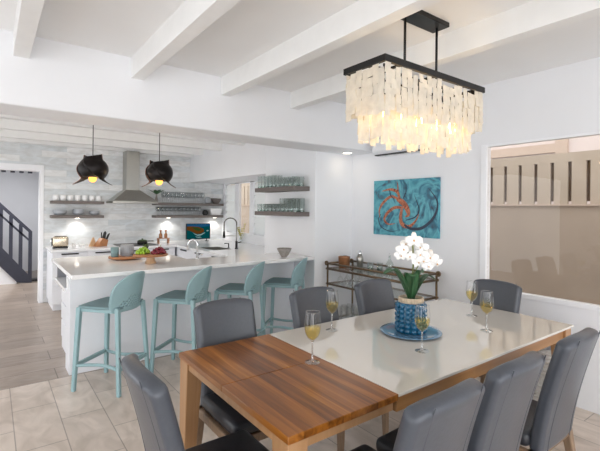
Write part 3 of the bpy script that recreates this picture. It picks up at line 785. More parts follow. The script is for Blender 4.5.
# teal stools
def stool_proto(label):
    t = thing('bar_stool', label, 'stool', (0,0,0), 0, 'teal moulded bar stools along the island')
    hs = .19; SH = .69
    def seat(u, v):
        x = (u-.5)*2; y = (v-.5)*2
        k = 1-.06*(x*x*y*y)
        return (x*hs*k, y*hs*k, SH-.012*(1-x*x)*(1-y*y))
    MB().grid(seat, 12, 12).build('seat', MT['teal_d'], t, smooth=True, solid=.022, bevel=.006, offset=-1)
    MB().box(-.175, .175, .155, .175, SH-.05, SH-.02).box(-.175, .175, -.175, -.155, SH-.05, SH-.02).box(-.175, -.155, -.155, .155, SH-.05, SH-.02).box(.155, .175, -.155, .155, SH-.05, SH-.02).build('seat_frame', MT['teal'], t, bevel=.003)
    # moulded back, wide at the middle, round on top, perforated low down
    nu, nv = 28, 32
    def back(u, v):
        s = u*2-1
        z = SH-.045+v*(.955-SH+.045)
        hw = .212*(1-max(0, (v-.42)/.58)**2.5*.97)**.5
        if v < .22: hw *= .86+.14*(v/.22)**.6
        y = -.200-.055*v+.078*(s*hw/.20)**2
        return (s*hw, y, z)
    def skip(i, j):
        return 4 <= j <= 13 and j % 2 == 0 and (i+(j//2) % 2) % 2 == 0 and abs(i-13.5) < 10-.6*(j-4)
    MB().grid(back, nu, nv, skip).build('backrest', MT['teal'], t, smooth=True, solid=.012)
    fl = .198
    for sx in (-1,1):
        MB().bar((sx*fl, fl, 0), (sx*.172, .172, SH-.015), .03, .03, .038, .038).build('leg', MT['teal'], t, bevel=.006)
        MB().bar((sx*(fl+.005), -fl-.02, 0), (sx*.170, -.176, SH-.01), .03, .03, .036, .034).build('leg', MT['teal'], t, bevel=.006)
    zr = .205; e = .19
    MB().box(-e, e, e-.005, e+.018, zr-.016, zr+.016).build('foot_rail', MT['teal'], t, bevel=.004)
    MB().box(-e, e, -e-.028, -e-.006, zr-.016, zr+.016).build('foot_rail', MT['teal'], t, bevel=.004)
    for sx in (-1,1):
        MB().tube([(sx*(e-.055*math.sin(PI*k/8)), -e+2*e*k/8, zr) for k in range(9)], .014, 8).build('foot_rail', MT['teal'], t, smooth=True)
    return t
sl = ['teal bar stool at the left end of the island', 'teal bar stool behind the head chair, second from the island\'s left end', 'teal bar stool second from the pier wall', 'teal bar stool nearest the pier wall, below the grey bowl']
for i, (x, y, a) in enumerate(((.825,3.735,.72),(1.43,3.70,.74),(2.04,3.75,.72),(2.63,3.80,.72))):
    if i == 0: s0 = stool_proto(sl[0]); s0.location = (x, y, 0); s0.rotation_euler = (0,0,a)
    else: dup(s0, (x, y, 0), a, sl[i])

# things on the island
t = thing('serving_board', 'round wooden board carrying the teal cup and white canister', 'board', (1.15, 4.63, BC))
MB().lathe([(0,.012),(.06,.012),(.07,0),(.08,0),(.085,.012),(.165,.014),(.168,.022),(.165,.030),(0,.028)], 36, close=False).build('board', MT['woodlt'], t, smooth=True)
BZ = BC+.0285
tag(MB().lathe([(0,0),(.034,0),(.037,.004),(.040,.10),(.037,.10),(.034,.008),(0,.008)], 24, close=False).build('cup', MT['teal_d'], loc=(1.045,4.635,BZ), smooth=True), 'small teal cup on the wooden board', 'cup')
m = MB(); rp_ = []
n = 40
for z, rr in ((0,.058),(.006,.062),(.115,.064),(.122,.06),(.122,.052),(.02,.05)):
    rp_.append((rr, z))
m.lathe([(0,0)]+rp_+[(0,.02)], 40, close=False)
for k in range(20):
    a = 2*PI*k/20; m.tube([(.0635*math.cos(a), .0635*math.sin(a), .008), (.0645*math.cos(a), .0645*math.sin(a), .114)], .004, 6)
tag(m.build('canister', MT['grey'], loc=(1.175,4.66,BZ), smooth=True), 'white ribbed canister beside the teal cup', 'canister')
CS = (1.27, 4.16)
t = thing('cake_stand', 'wooden pedestal stand heaped with green and red grapes', 'stand', (CS[0], CS[1], BC))
MB().lathe([(0,0),(.052,0),(.054,.006),(.046,.02),(.036,.055),(.04,.07),(0,.07)], 28, close=False).build('pedestal', MT['woodped'], t, smooth=True)
MB().lathe([(0,.07),(.155,.072),(.165,.080),(.165,.090),(.155,.094),(0,.092)], 40, close=False).build('plate', MT['woodlt'], t, smooth=True)
GZ = BC+.092
rv = Vector((.8,-.6,0))
def bunch(nm, label, c, mat, n, ex, ey, seed):
    rnd = random.Random(seed)
    t = thing(nm, label, 'grapes', c, math.atan2(-.6,.8), 'bunches of grapes on the cake stand')
    g = None; pts = []
    tries = 0
    while len(pts) < n and tries < 6000:
        tries += 1
        a = rnd.uniform(0, 2*PI); q = rnd.random()**.5
        x, y = ex*q*math.cos(a), ey*q*math.sin(a); z = .0135+.05*(1-q*q)*rnd.random()
        if all((x-p[0])**2+(y-p[1])**2+(z-p[2])**2 > .0205**2 for p in pts): pts.append((x,y,z))
    g = None
    for p in pts:
        if g is None: g = MB().sphere((0,0,0), .0132, 10, 7, (1,1,1.1)).build('grape', mat, t, smooth=True); o = g
        else:
            o = g.copy(); COL.objects.link(o)
        o.parent = t; o.location = p
    MB().tube([(-ex*.4,0,.03), (0,0,.05), (ex*.3,0,.075), (ex*.35,.01,.09)], .003, 6).build('grape_stem', MT['stem'], t, smooth=True)
    return t
bunch('grape_bunch', 'bunch of bright green grapes on the left of the wooden stand', (CS[0]-.8*.078, CS[1]+.6*.078, GZ), MT['grape_g'], 42, .062, .085, 3)
bunch('grape_bunch', 'bunch of dark red grapes on the right of the wooden stand', (CS[0]+.8*.078, CS[1]-.6*.078, GZ), MT['grape_r'], 42, .062, .085, 5)
t = thing('herb_sprig', 'dark green leafy sprig lying behind the green grapes', 'herb', (CS[0]-.8*.09+.6*.115, CS[1]+.6*.09+.8*.115, GZ))
for k in range(14):
    a = 2*PI*k/14+.2*(k % 3)
    def f(u, v, a=a, k=k):
        r = .03*u; w_ = .012*math.sin(PI*min(.98,u+.02))*(v-.5)*2
        return (r*math.cos(a)-w_*math.sin(a), r*math.sin(a)+w_*math.cos(a), .02+.075*u*(.6+.4*math.sin(k*2.1))+.004*v)
    MB().grid(f, 5, 2).build('leaf', MT['herb'], t, smooth=True, solid=.001)
MB().tube([(0,0,0), (0,0,.035)], .004, 6).build('stalk', MT['stem'], t)
# bowl at the right end
m = MB().lathe([(0,0),(.034,0),(.036,.008),(.05,.03),(.086,.098),(.082,.10),(.046,.035),(.03,.012),(0,.01)], 36, close=False)
for j in range(4):
    for k in range(30):
        a = 2*PI*(k+.5*(j % 2))/30; zz = .03+.017*j; r_ = .05+(zz-.03)*.53
        m.sphere((r_*math.cos(a), r_*math.sin(a), zz), .0042, 5, 4)
tag(m.build('bowl', MT['stone'], loc=(2.70, 3.905, BC), smooth=True), 'grey textured bowl at the right end of the bar', 'bowl')
# island tap
t = thing('bar_tap', 'chrome gooseneck tap rising from the back of the island', 'tap', (1.80, 4.26, BC))
MB().lathe([(0,0),(.024,0),(.024,.006),(.014,.012),(.014,.06),(0,.06)], 20, close=False).build('base', MT['chrome'], t, smooth=True)
arc = [(0,0,.05),(0,0,.15)]+[(-.05*.8*(1-math.cos(PI*k/10)), .05*.6*(1-math.cos(PI*k/10)), .15+.055*math.sin(PI*k/10)) for k in range(1,11)]+[(-.08,.06,.09)]
MB().tube(arc, .011, 12).build('spout', MT['chrome'], t, smooth=True)
MB().tube([(.014,0,.04), (.05,-.03,.05)], .005, 8).build('lever', MT['chrome'], t, smooth=True)

# ================================================================== KITCHEN CABINETS
cabs = thing('base_cabinet', 'white base cabinets along the tiled wall with dark bar pulls', 'cabinet', (0,0,0))
CY = 6.76
MB().box(.70, 2.46, CY, YB-.01, .09, KC-.035).box(.72, 2.46, CY+.06, YB-.01, 0, .09).build('body', MT['cab'], cabs)
xs = [.70, 1.14, 1.58, 2.02, 2.46]
for a_, c_ in zip(xs, xs[1:]):
    for z_, zz in ((.10,.35),(.355,.605),(.61,.83)):
        d_ = MB().box(a_+.003, c_-.003, CY-.018, CY, z_, zz).build('drawer', MT['cab'], cabs, bevel=.002)
        MB().box((a_+c_)/2-.11, (a_+c_)/2+.11, CY-.034, CY-.018, zz-.032, zz-.014).build('pull', MT['dark'], d_, bevel=.002)
cab2 = thing('base_cabinet', 'white sink cabinets under the kitchen window with dark bar pulls', 'cabinet', (0,0,0))
CX_ = 2.51
m = MB(); m.box(CX_, XK-.01, 4.84, 5.58, .09, KC-.035).box(CX_, XK-.01, 6.16, YB-.01, .09, KC-.035).box(CX_, XK-.01, 5.58, 6.16, .09, .62).box(CX_+.06, XK-.01, 4.84, YB-.01, 0, .09)
m.box(CX_, XP-.005, 4.36, 4.84, .09, KC-.035); m.box(CX_, CX_+.02, 5.58, 6.16, .62, KC-.035)
m.build('body', MT['cab'], cab2)
ysd = [4.36, 4.95, 5.55, 6.15, 6.74]
for a_, c_ in zip(ysd, ysd[1:]):
    for z_, zz in ((.10,.46),(.465,.83)):
        d_ = MB().box(CX_-.018, CX_, a_+.003, c_-.003, z_, zz).build('drawer', MT['cab'], cab2, bevel=.002)
        MB().box(CX_-.034, CX_-.018, (a_+c_)/2-.12, (a_+c_)/2+.12, zz-.034, zz-.014).build('pull', MT['dark'], d_, bevel=.002)
m = MB(); sx0, sx1, sy0, sy1 = 2.62, 2.95, 5.62, 6.12; z0_, z1_ = KC-.034, KC
m.box(.68, 2.47, CY-.04, YB-.003, z0_, z1_)
m.box(2.47, sx0, 4.83, YB-.003, z0_, z1_).box(sx1, XK-.003, 4.835, YB-.003, z0_, z1_).box(sx0, sx1, 4.83, sy0, z0_, z1_).box(sx0, sx1, sy1, YB-.003, z0_, z1_)
m.box(2.47, XP-.004, 4.32, 4.83, z0_, z1_)
tag(m.build('worktop', MT['quartz2']), 'white worktop running along the tiled wall and under the window', 'worktop')
t = thing('sink', 'dark steel sink set in the worktop under the window', 'sink', ((sx0+sx1)/2, (sy0+sy1)/2, KC-.20))
a_, c_ = (sx1-sx0)/2-.002, (sy1-sy0)/2-.002
MB().box(-a_, a_, -c_, c_, 0, .006).box(-a_, -a_+.006, -c_, c_, .006, .198).box(a_-.006, a_, -c_, c_, .006, .198).box(-a_, a_, -c_, -c_+.006, .006, .198).box(-a_, a_, c_-.006, c_, .006, .198).build('basin', MT['steel'], t)
MB().lathe([(0,.006),(.03,.006),(.03,.009),(0,.009)], 16, close=False).build('drain', MT['chrome'], t)
# spring tap
t = thing('spring_tap', 'tall dark spring-neck tap beside the kitchen sink', 'tap', (3.0, 5.62, KC))
MB().lathe([(0,0),(.026,0),(.026,.01),(.018,.02),(.018,.12),(0,.12)], 20, close=False).build('base', MT['dark'], t, smooth=True)
MB().tube([(0,0,.1),(0,0,.36)], .010, 10).build('riser', MT['steel'], t, smooth=True)
arc = [(0,0,.30)]+[(-.085*(1-math.cos(PI*k/14)), .04*(1-math.cos(PI*k/14)), .38+.09*math.sin(PI*k/14)) for k in range(15)]+[(-.17,.08,.25)]
MB().tube(arc, .009, 10).build('spring_hose', MT['steel_d'], t, smooth=True)
MB().tube([(-.17,.08,.27),(-.17,.08,.17)], [.014,.02], 12).build('spray_head', MT['dark'], t, smooth=True)
MB().tube([(0,0,.2),(-.085,.04,.2),(-.155,.073,.2)], .006, 8).build('hose_arm', MT['steel'], t, smooth=True)
MB().tube([(.015,0,.09),(.07,-.03,.11)], .007, 8).build('lever', MT['dark'], t, smooth=True)
t = thing('soap_dispenser', 'small dark soap pump between the sink and the spring tap', 'dispenser', (2.99, 5.86, KC))
MB().lathe([(0,0),(.016,0),(.016,.008),(.009,.012),(.009,.07),(0,.07)], 14, close=False).build('base', MT['dark'], t, smooth=True)
MB().tube([(0,0,.066),(-.06,.01,.07),(-.065,.01,.06)], .006, 8).build('nozzle', MT['dark'], t, smooth=True)
# sill sprig
t = thing('sprig_vase', 'small vase of yellow-green sprigs on the window sill behind the tap', 'plant', (3.60, 6.58, KC))
MB().lathe([(0,0),(.03,0),(.04,.04),(.025,.09),(.02,.1),(.016,.1),(.02,.08),(0,.01)], 18, close=False).build('vase', MT['glass_g'], t, smooth=True)
rnd = random.Random(4)
for k in range(7):
    a = rnd.uniform(0, 2*PI); q = rnd.uniform(.05,.14); hh = rnd.uniform(.2,.36)
    m = MB().tube([(0,0,.05),(q*.4*math.cos(a),q*.4*math.sin(a),.14),(q*math.cos(a)*.7-.03,q*math.sin(a),hh)], .0025, 5)
    for j in range(5):
        f_ = .4+.15*j; m.sphere((q*math.cos(a)*.7*f_-.03*f_, q*math.sin(a)*f_, .06+(hh-.05)*f_), .016, 6, 4, (1,1.2,.5))
    m.build('sprig', MT['yellowg'], t, smooth=True)

# hood
hd = thing('range_hood', 'steel pyramid range hood on the tiled wall', 'range hood', (1.91, YB, 1.55))
hw_, hd_ = .36, .46
MB().box(-hw_, hw_, -hd_, 0, 0, .035).build('lip', MT['steel'], hd, bevel=.002)
MB().hexa([(-hw_,-hd_,.035),(hw_,-hd_,.035),(hw_,0,.035),(-hw_,0,.035)], [(-.115,-.26,.225),(.115,-.26,.225),(.115,0,.225),(-.115,0,.225)]).build('canopy', MT['steel'], hd, bevel=.002)
MB().box(-.105, .105, -.25, 0, .225, .88).build('chimney', MT['steel'], hd, bevel=.002)
tag(MB().box(1.62, 2.22, 6.86, 7.34, KC, KC+.006).build('cooktop', MT['black'], bevel=.002), 'black glass cooktop under the range hood', 'cooktop')
t = thing('saucepan', 'small dark lidded pan on the cooktop', 'pan', (2.03, 7.1, KC+.006))
MB().lathe([(0,0),(.075,0),(.08,.006),(.08,.055),(0,.055)], 24, close=False).build('pan', MT['dark'], t, smooth=True)
MB().lathe([(.08,.055),(.05,.072),(.012,.076),(.016,.092),(0,.094)], 24, close=False).build('lid', MT['herb'], t, smooth=True)
MB().tube([(.075,0,.045),(.17,-.05,.05)], .008, 8).build('handle', MT['dark'], t, smooth=True)

# unseen fill lamps added between the kitchen beams to brighten the kitchen
kl = None
for k, (x, y) in enumerate(((-.3,5.66),(.9,5.66),(2.1,5.66),(-.3,6.42),(.9,6.42),(2.1,6.42))):
    if kl is None:
        kl = thing('fill_lamp', 'round recessed fill lamp added out of sight between the white kitchen beams', 'ceiling light', (x,y,2.6), 0, 'added fill lamps between the kitchen beams')
        MB().lathe([(.055,0),(.07,0),(.07,-.006),(.055,-.006)], 24, close=False).build('trim_ring', MT['trim'], kl, smooth=True)
        MB().lathe([(0,-.001),(.055,-.001),(.055,-.004),(0,-.004)], 24, close=False).build('lamp_face', MT['down'], kl)
        L_ = bpy.data.lights.new('fill_spot', 'SPOT'); L_.energy = 21; L_.spot_size = 2.5; L_.spot_blend = .9; L_.shadow_soft_size = .06; L_.color = (1,.97,.93)
        lo = bpy.data.objects.new('fill_beam', L_); COL.objects.link(lo); lo.parent = kl; lo.location = (0,0,-.02)
    else: dup(kl, (x,y,2.6))
# shelves on the tiled wall
def wall_shelf(label, x0, x1, z, lights=()):
    t = thing('wall_shelf', label, 'shelf', ((x0+x1)/2, YB, z))
    hx_ = (x1-x0)/2
    MB().box(-hx_, hx_, -.22, 0, -.045, 0).build('shelf_board', MT['shelfwood'], t, bevel=.003)
    for lx in lights:
        MB().lathe([(0,-.0455),(.03,-.0455),(.03,-.052),(0,-.052)], 16, mat=Matrix.Translation((lx,-.1,0)), close=False).build('puck_light', MT['puck'], t)
        L_ = bpy.data.lights.new('puck', 'SPOT'); L_.energy = 9; L_.spot_size = 2.4; L_.spot_blend = .7; L_.shadow_soft_size = .03; L_.color = (1,.95,.88)
        lo = bpy.data.objects.new('puck_beam', L_); COL.objects.link(lo); lo.parent = t; lo.location = (lx,-.1,-.06)
    return t
S1, S2 = 1.575, 1.352
wall_shelf('upper grey wood shelf left of the range hood holding white cups', .735, 1.475, S1)
wall_shelf('lower grey wood shelf left of the range hood holding bowls', .735, 1.475, S2, (.0,))
wall_shelf('upper grey wood shelf right of the range hood holding wine glasses', 2.30, 3.60, S1)
wall_shelf('lower grey wood shelf right of the range hood holding glasses and a white dish', 2.30, 3.60, S2, (-.38,.52))
# cups
def cup(label):
    t = thing('mug', label, 'mug', (0,0,0), 0, 'white cups on the upper left shelf')
    MB().lathe([(0,0),(.032,0),(.042,.02),(.044,.095),(.041,.095),(.038,.02),(0,.01)], 24, close=False).build('cup', MT['white'], t, smooth=True)
    MB().tube([(.042,0,.078),(.066,0,.072),(.07,0,.05),(.06,0,.03),(.041,0,.026)], .005, 8).build('handle', MT['white'], t, smooth=True)
    return t
ordn = ['first','second','third','fourth','fifth','sixth','seventh']
for k in range(7):
    lb = ordn[k]+' white cup from the doorway end of the upper shelf'
    x = .80+k*.101
    if k == 0: c0 = cup(lb); c0.location = (x, YB-.12, S1); c0.rotation_euler = (0,0,.6)
    else: dup(c0, (x, YB-.12, S1), .6+.3*(k % 3), lb)
# bowls
def bowlm(r, h): return MB().lathe([(0,0),(r*.5,0),(r*.55,.006),(r*.9,h*.55),(r,h),(r-.004,h),(r*.86,h*.55),(r*.5,.012),(0,.011)], 28, close=False)
BG = 'bowls on the lower left shelf'
for j in range(2):
    tag(bowlm(.10, .06).build('serving_bowl', MT['grey'], loc=(.86, YB-.112, S2+.022*j), smooth=True), ['wide grey-white bowl at the doorway end of the lower shelf, bottom of its stack','wide grey-white bowl at the doorway end of the lower shelf, top of its stack'][j], 'bowl', BG)
for j in range(3):
    tag(bowlm(.085, .055).build('cereal_bowl', MT['grey'], loc=(1.12, YB-.11, S2+.022*j), smooth=True), ['bottom','middle','top'][j]+' bowl of the tall middle stack on the lower shelf', 'bowl', BG)
for j in range(2):
    tag(bowlm(.08, .05).build('small_bowl', MT['grey'], loc=(1.35, YB-.11, S2+.02*j), smooth=True), ['bottom bowl of the stack nearest the range hood on the lower shelf','top bowl of the stack nearest the range hood on the lower shelf'][j], 'bowl', BG)
# right shelf glasses
def wg(nm, h, r, label, group):
    return tag(MB().lathe([(0,0),(r*.8,0),(r*.8,.003),(.004,.008),(.0035,h*.42),(r*.7,h*.52),(r,h*.7),(r*.8,h),(r*.76,h),(r*.95,h*.7),(r*.6,h*.54),(0,h*.5)], 14, close=False).build(nm, MT['glass_s'], smooth=True), label, 'glass', group)
o0 = wg('stem_glass', .20, .033, 'clear wine glass in the rows on the upper shelf right of the range hood', 'wine glasses on the upper right shelf')
k = 0
for ix in range(11):
    for iy in range(2):
        o = o0 if k == 0 else o0.copy()
        if k: COL.objects.link(o)
        o.location = (2.475+ix*.073, YB-.06-.085*iy, S1); k += 1
o1 = wg('short_stem_glass', .15, .034, 'short clear stem glass in the rows on the lower shelf right of the range hood', 'short glasses on the lower right shelf')
k = 0
for ix in range(11):
    for iy in range(2):
        o = o1 if k == 0 else o1.copy()
        if k: COL.objects.link(o)
        o.location = (2.38+ix*.076, YB-.06-.085*iy, S2); k += 1
tag(MB().lathe([(0,0),(.05,0),(.062,.03),(.05,.10),(.035,.12),(.03,.11),(.045,.08),(0,.02)], 20, close=False).build('jug', MT['grey'], loc=(3.32, YB-.11, S1), smooth=True), 'pale jug on the upper right shelf beside the basket', 'jug')
tag(bowlm(.10, .10).build('wicker_basket', MT['shelfwood'], loc=(3.49, YB-.112, S1), smooth=True), 'brown basket at the window end of the upper shelf', 'basket')
tag(MB().lathe([(0,0),(.04,0),(.055,.03),(.05,.075),(.03,.095),(.034,.105),(0,.105)], 20, close=False).build('dark_jar', MT['black'], loc=(3.27, YB-.11, S2), smooth=True), 'small black jar beside the white dish on the lower shelf', 'jar')
m = MB().hexa([(-.085,-.07,0),(.085,-.07,0),(.085,.07,0),(-.085,.07,0)], [(-.125,-.095,.13),(.125,-.095,.13),(.125,.095,.13),(-.125,.095,.13)])
tag(m.build('white_dish', MT['white'], loc=(3.46, YB-.115, S2), bevel=.01), 'square white dish at the window end of the lower shelf', 'dish')
t = thing('bud_vase', 'slim vase with a green tropical sprig beside the range hood', 'plant', (2.335, YB-.15, S1))
MB().lathe([(0,0),(.022,0),(.026,.05),(.013,.12),(.012,.15),(.009,.15),(.01,.1),(0,.01)], 16, close=False).build('vase', MT['stone'], t, smooth=True)
for a, L in ((.4,.17),(2.6,.17),(-1.2,.13),(1.6,.14)):
    def f(u, v, a=a, L=L):
        r = L*u; w_ = .042*math.sin(PI*min(.98,u+.02))*(v-.5)*2
        return (r*math.cos(a)-w_*math.sin(a), .5*(r*math.sin(a)+w_*math.cos(a)), .14+.14*u-.05*u*u)
    MB().grid(f, 6, 2).build('leaf', MT['leafg'], t, smooth=True, solid=.001)

# things on the back worktop
t = thing('toaster', 'champagne steel two-slot toaster at the left end of the worktop', 'toaster', (.835, 7.08, KC), -.12)
MB().box(-.105, .105, -.075, .075, .018, .175).build('body', MT['toaster'], t, smooth=True, bevel=.035, seg=4)
MB().box(-.10, .10, -.07, .07, 0, .02).build('base', MT['black'], t, bevel=.004)
MB().box(-.114, -.104, -.06, .06, .03, .15).build('end_cap', MT['black'], t, bevel=.004)
MB().box(-.075, .075, -.04, -.015, .172, .1765).box(-.075, .075, .015, .04, .172, .1765).build('slots', MT['black'], t)
MB().box(-.128, -.114, -.012, .012, .10, .115).build('lever', MT['chrome'], t, bevel=.002)
SP = 'small white pots beside the toaster'
for k, (x, y, h) in enumerate(((1.02, 7.12, .07),(1.12, 7.18, .05),(1.18, 7.16, .045))):
    tag(MB().lathe([(0,0),(.022,0),(.026,.01),(.022,h*.8),(.012,h),(0,h)], 16, close=False).build('shaker', MT['white'], loc=(x,y,KC), smooth=True), ['white salt pot nearest the toaster','small white pot in the middle between toaster and knife block','small white pot nearest the knife block'][k], 'pot', SP)
kb = thing('knife_block', 'slanted wooden knife block full of black-handled knives', 'knife block', (1.385, 7.08, KC), .35)
rot = Matrix.Translation((0,0,0))
MB().hexa([(-.09,-.055,0),(.075,-.055,0),(.075,.055,0),(-.09,.055,0)], [(.01,-.055,.13),(.10,-.055,.095),(.10,.055,.095),(.01,.055,.13)]).build('block', MT['woodlt'], kb, bevel=.003)
MB().prism([(-.15,0),(-.03,0),(-.07,.14),(-.09,.14)], .06, .075, Matrix(((1,0,0,0),(0,0,1,0),(0,1,0,0),(0,0,0,1)))).build('board', MT['woodped'], kb)
KG = 'black-handled knives in the wooden block'
kn = None
cosr, sinr = math.cos(.35), math.sin(.35)
for r_ in range(2):
    for c_ in range(4):
        lx, ly, lz = .03+.045*r_, -.04+.027*c_, .128-.018*r_
        wx_, wy_ = 1.385+lx*cosr-ly*sinr, 7.08+lx*sinr+ly*cosr
        if kn is None:
            kn = tag(MB().hexa([(-.006,-.006,-.03),(.012,-.006,-.03),(.012,.006,-.03),(-.006,.006,-.03)], [(.038,-.008,.10),(.062,-.008,.092),(.062,.008,.092),(.038,.008,.10)]).build('knife', MT['black'], bevel=.003), 'black-handled knife standing in the wooden block', 'knife', KG); o = kn
        else:
            o = kn.copy(); COL.objects.link(o)
        o.location = (wx_, wy_, KC+lz); o.rotation_euler = (-.10*(c_-1.5), .14*((c_+r_) % 3-1), .35+.1*c_); o.scale = (.8,.75,.85+.12*((c_*2+r_) % 3))
# copper stand with bottles
t = thing('copper_stand', 'small copper stand holding two oil bottles on the worktop', 'stand', (2.385, 7.12, KC))
MB().box(-.10, .10, -.05, .05, .085, .095).build('tray', MT['copper'], t, bevel=.002)
for sx in (-1,1): MB().box(sx*.085-.008, sx*.085+.008, -.045, .045, 0, .085).build('leg', MT['copper'], t, bevel=.002)
for k, sx in enumerate((-1,1)):
    tag(MB().lathe([(0,0),(.026,0),(.028,.01),(.028,.06),(.012,.085),(.011,.11),(.018,.115),(.018,.135),(0,.138)], 16, close=False).build('oil_bottle', MT['copper'], loc=(2.385+sx*.045,7.12,KC+.095), smooth=True), ['coppery oil bottle on the left of the copper stand','coppery oil bottle on the right of the copper stand'][k], 'bottle', 'oil bottles on the copper stand')
# screen
t = thing('television', 'small flat screen showing a rocky headland and turquoise sea', 'television', (3.085, 7.26, KC), -.0)
sw, sh = .235, .145; zc = .185
MB().box(-sw, sw, 0, .03, zc-sh, zc+sh).build('casing', MT['black'], t, bevel=.004)
for sx in (-1,1): MB().box(sx*.17-.012, sx*.17+.012, -.06, .07, 0, .012).box(sx*.17-.008, sx*.17+.008, .008, .022, .012, zc-sh+.005).build('foot', MT['black'], t, bevel=.002)
def scr(pts, k, mat, nm, par):
    m = MB(); m.b.faces.new([m.b.verts.new(((p[0]-.5)*2*(sw-.01), -.0005-.0006*k, zc+(.5-p[1])*2*(sh-.01))) for p in pts]); return m.build(nm, mat, par, solid=.0004)
s_ = scr([(0,0),(1,0),(1,1),(0,1)], 1, MT['sea'], 'screen', t)
scr([(0,0),(1,0),(1,.16),(.6,.2),(0,.14)], 2, MT['sky'], 'screen_sky', s_)
scr([(.0,.16),(.25,.12),(.5,.2),(.72,.34),(.74,.52),(.6,.66),(.42,.68),(.28,.56),(.1,.44),(0,.4)], 2, MT['rock'], 'screen_rock', s_)
scr([(.2,.2),(.46,.24),(.64,.4),(.5,.5),(.34,.4)], 3, MT['green'], 'screen_grass', s_)
scr([(.24,.58),(.32,.64),(.44,.73),(.60,.71),(.74,.60),(.80,.60),(.70,.70),(.60,.78),(.46,.80),(.36,.72)], 3, MT['foam'], 'screen_surf', s_)
scr([(.36,.84),(.46,.88),(.56,.87),(.64,.92),(.5,.93),(.4,.90)], 3, MT['foam'], 'screen_surf', s_)
scr([(.84,.46),(.92,.42),(.95,.46),(.88,.52)], 3, MT['foam'], 'screen_surf', s_)

# pier shelves with tumblers
for z, lb in ((1.755, 'upper grey wood shelf on the pier wall holding green-tinted glasses'), (1.455, 'lower grey wood shelf on the pier wall holding green-tinted glasses')):
    t = thing('wall_shelf', lb, 'shelf', (XP, 4.28, z))
    MB().box(-.23, 0, -.44, .44, -.052, 0).build('shelf_board', MT['shelfwood'], t, bevel=.003)
def rows(o0, xs, ys, z):
    first = True
    for x in xs:
        for y in ys:
            o = o0 if first else o0.copy()
            if not first: COL.objects.link(o)
            first = False; o.location = (x, y, z)
xs_ = (2.83, 2.92)
rows(tumbler('tall_tumbler', 'tall green-tinted tumbler at the far end of the upper pier shelf', .155, .028, .031, 'tall tumblers on the upper pier shelf'), xs_, [4.67-.084*k for k in range(5)], 1.755)
rows(tumbler('low_tumbler', 'lower green-tinted tumbler at the near end of the upper pier shelf', .115, .033, .037, 'low tumblers on the upper pier shelf'), xs_, [4.235-.087*k for k in range(5)], 1.755)
rows(tumbler('low_tumbler', 'low green-tinted tumbler at the far end of the lower pier shelf', .095, .031, .035, 'low tumblers on the lower pier shelf'), xs_, [4.67-.087*k for k in range(6)], 1.455)
rows(tumbler('tall_tumbler', 'tall green-tinted tumbler at the near end of the lower pier shelf', .16, .033, .037, 'tall tumblers on the lower pier shelf'), xs_, [4.14-.088*k for k in range(4)], 1.455)

# ================================================================== PENDANTS
def pendant(label, loc, rz):
    t = thing('pendant_lamp', label, 'pendant lamp', loc, rz, 'black twisted pendants above the island')
    zc_ = 1.865-2.6
    MB().tube([(0,0,-.0), (0,0,zc_+.13)], .004, 8).build('cord', MT['black'], t, smooth=True)
    MB().lathe([(0,0),(.05,0),(.05,-.025),(0,-.025)], 20, close=False).build('ceiling_cap', MT['dark'], t, smooth=True)
    MB().lathe([(0,.14),(.02,.14),(.022,.05),(0,.05)], 16, mat=Matrix.Translation((0,0,zc_)), close=False).build('socket', MT['black'], t, smooth=True)
    prof = [(.134*math.cos(l_), .010+.134*math.sin(l_)*.95) for l_ in [math.radians(62-8.2*i) for i in range(14)]]
    MB().lathe(prof, 40, mat=Matrix.Translation((0,0,zc_)), close=False).build('shade_body', MT['blk_bronze'], t, smooth=True, solid=.003)
    for k in range(2):
        a0 = PI*k
        def f(u, v, a0=a0):
            # u from the curled crown (0) to the pointed foot (1); v across the leaf
            lat = math.radians(56-102*min(1, u/.82))
            r = .142*math.cos(lat)+.004; z = .010+.142*math.sin(lat)*.95
            if u > .82:
                q = (u-.82)/.18; r += .040*q+.04*q*q; z -= .065*q
            if u < .10:
                q = 1-u/.10; z += .035*q*(.1+.9*v*v); r += .030*q*v
            wid = 1.9*(1-.95*max(0, (u-.62)/.38)**1.5)
            a = a0-1.55*(1-u)+(v-.5)*wid
            return (r*math.cos(a), r*math.sin(a), zc_+z)
        o = MB().grid(f, 26, 12).build('shade_leaf', MT['blk_bronze'], t, smooth=True, solid=.004)
        MB().tube([f(i/26, 1.) for i in range(27)], .0030, 6).build('leaf_edge', MT['bronze_in'], o, smooth=True)
        MB().tube([f(i/26, 0.) for i in range(27)], .0022, 6).build('leaf_edge', MT['blk_bronze'], o, smooth=True)
    MB().sphere((0,0,zc_-.085), .038, 14, 10, (1,1,1.1)).build('bulb', MT['bulb_p'], t, smooth=True)
    L_ = bpy.data.lights.new('pendant_bulb', 'POINT'); L_.energy = 5; L_.color = (1,.68,.36); L_.shadow_soft_size = .04
    lo = bpy.data.objects.new('pendant_bulb_light', L_); COL.objects.link(lo); lo.parent = t; lo.location = (0,0,zc_-.14)
    return t
p0 = pendant('black twisted-leaf pendant lamp on the left, in front of the cup shelves', (.83, 4.65, 2.6), -.35)
dup(p0, (1.505, 4.65, 2.6), -.2, 'black twisted-leaf pendant lamp on the right, beside the range hood')

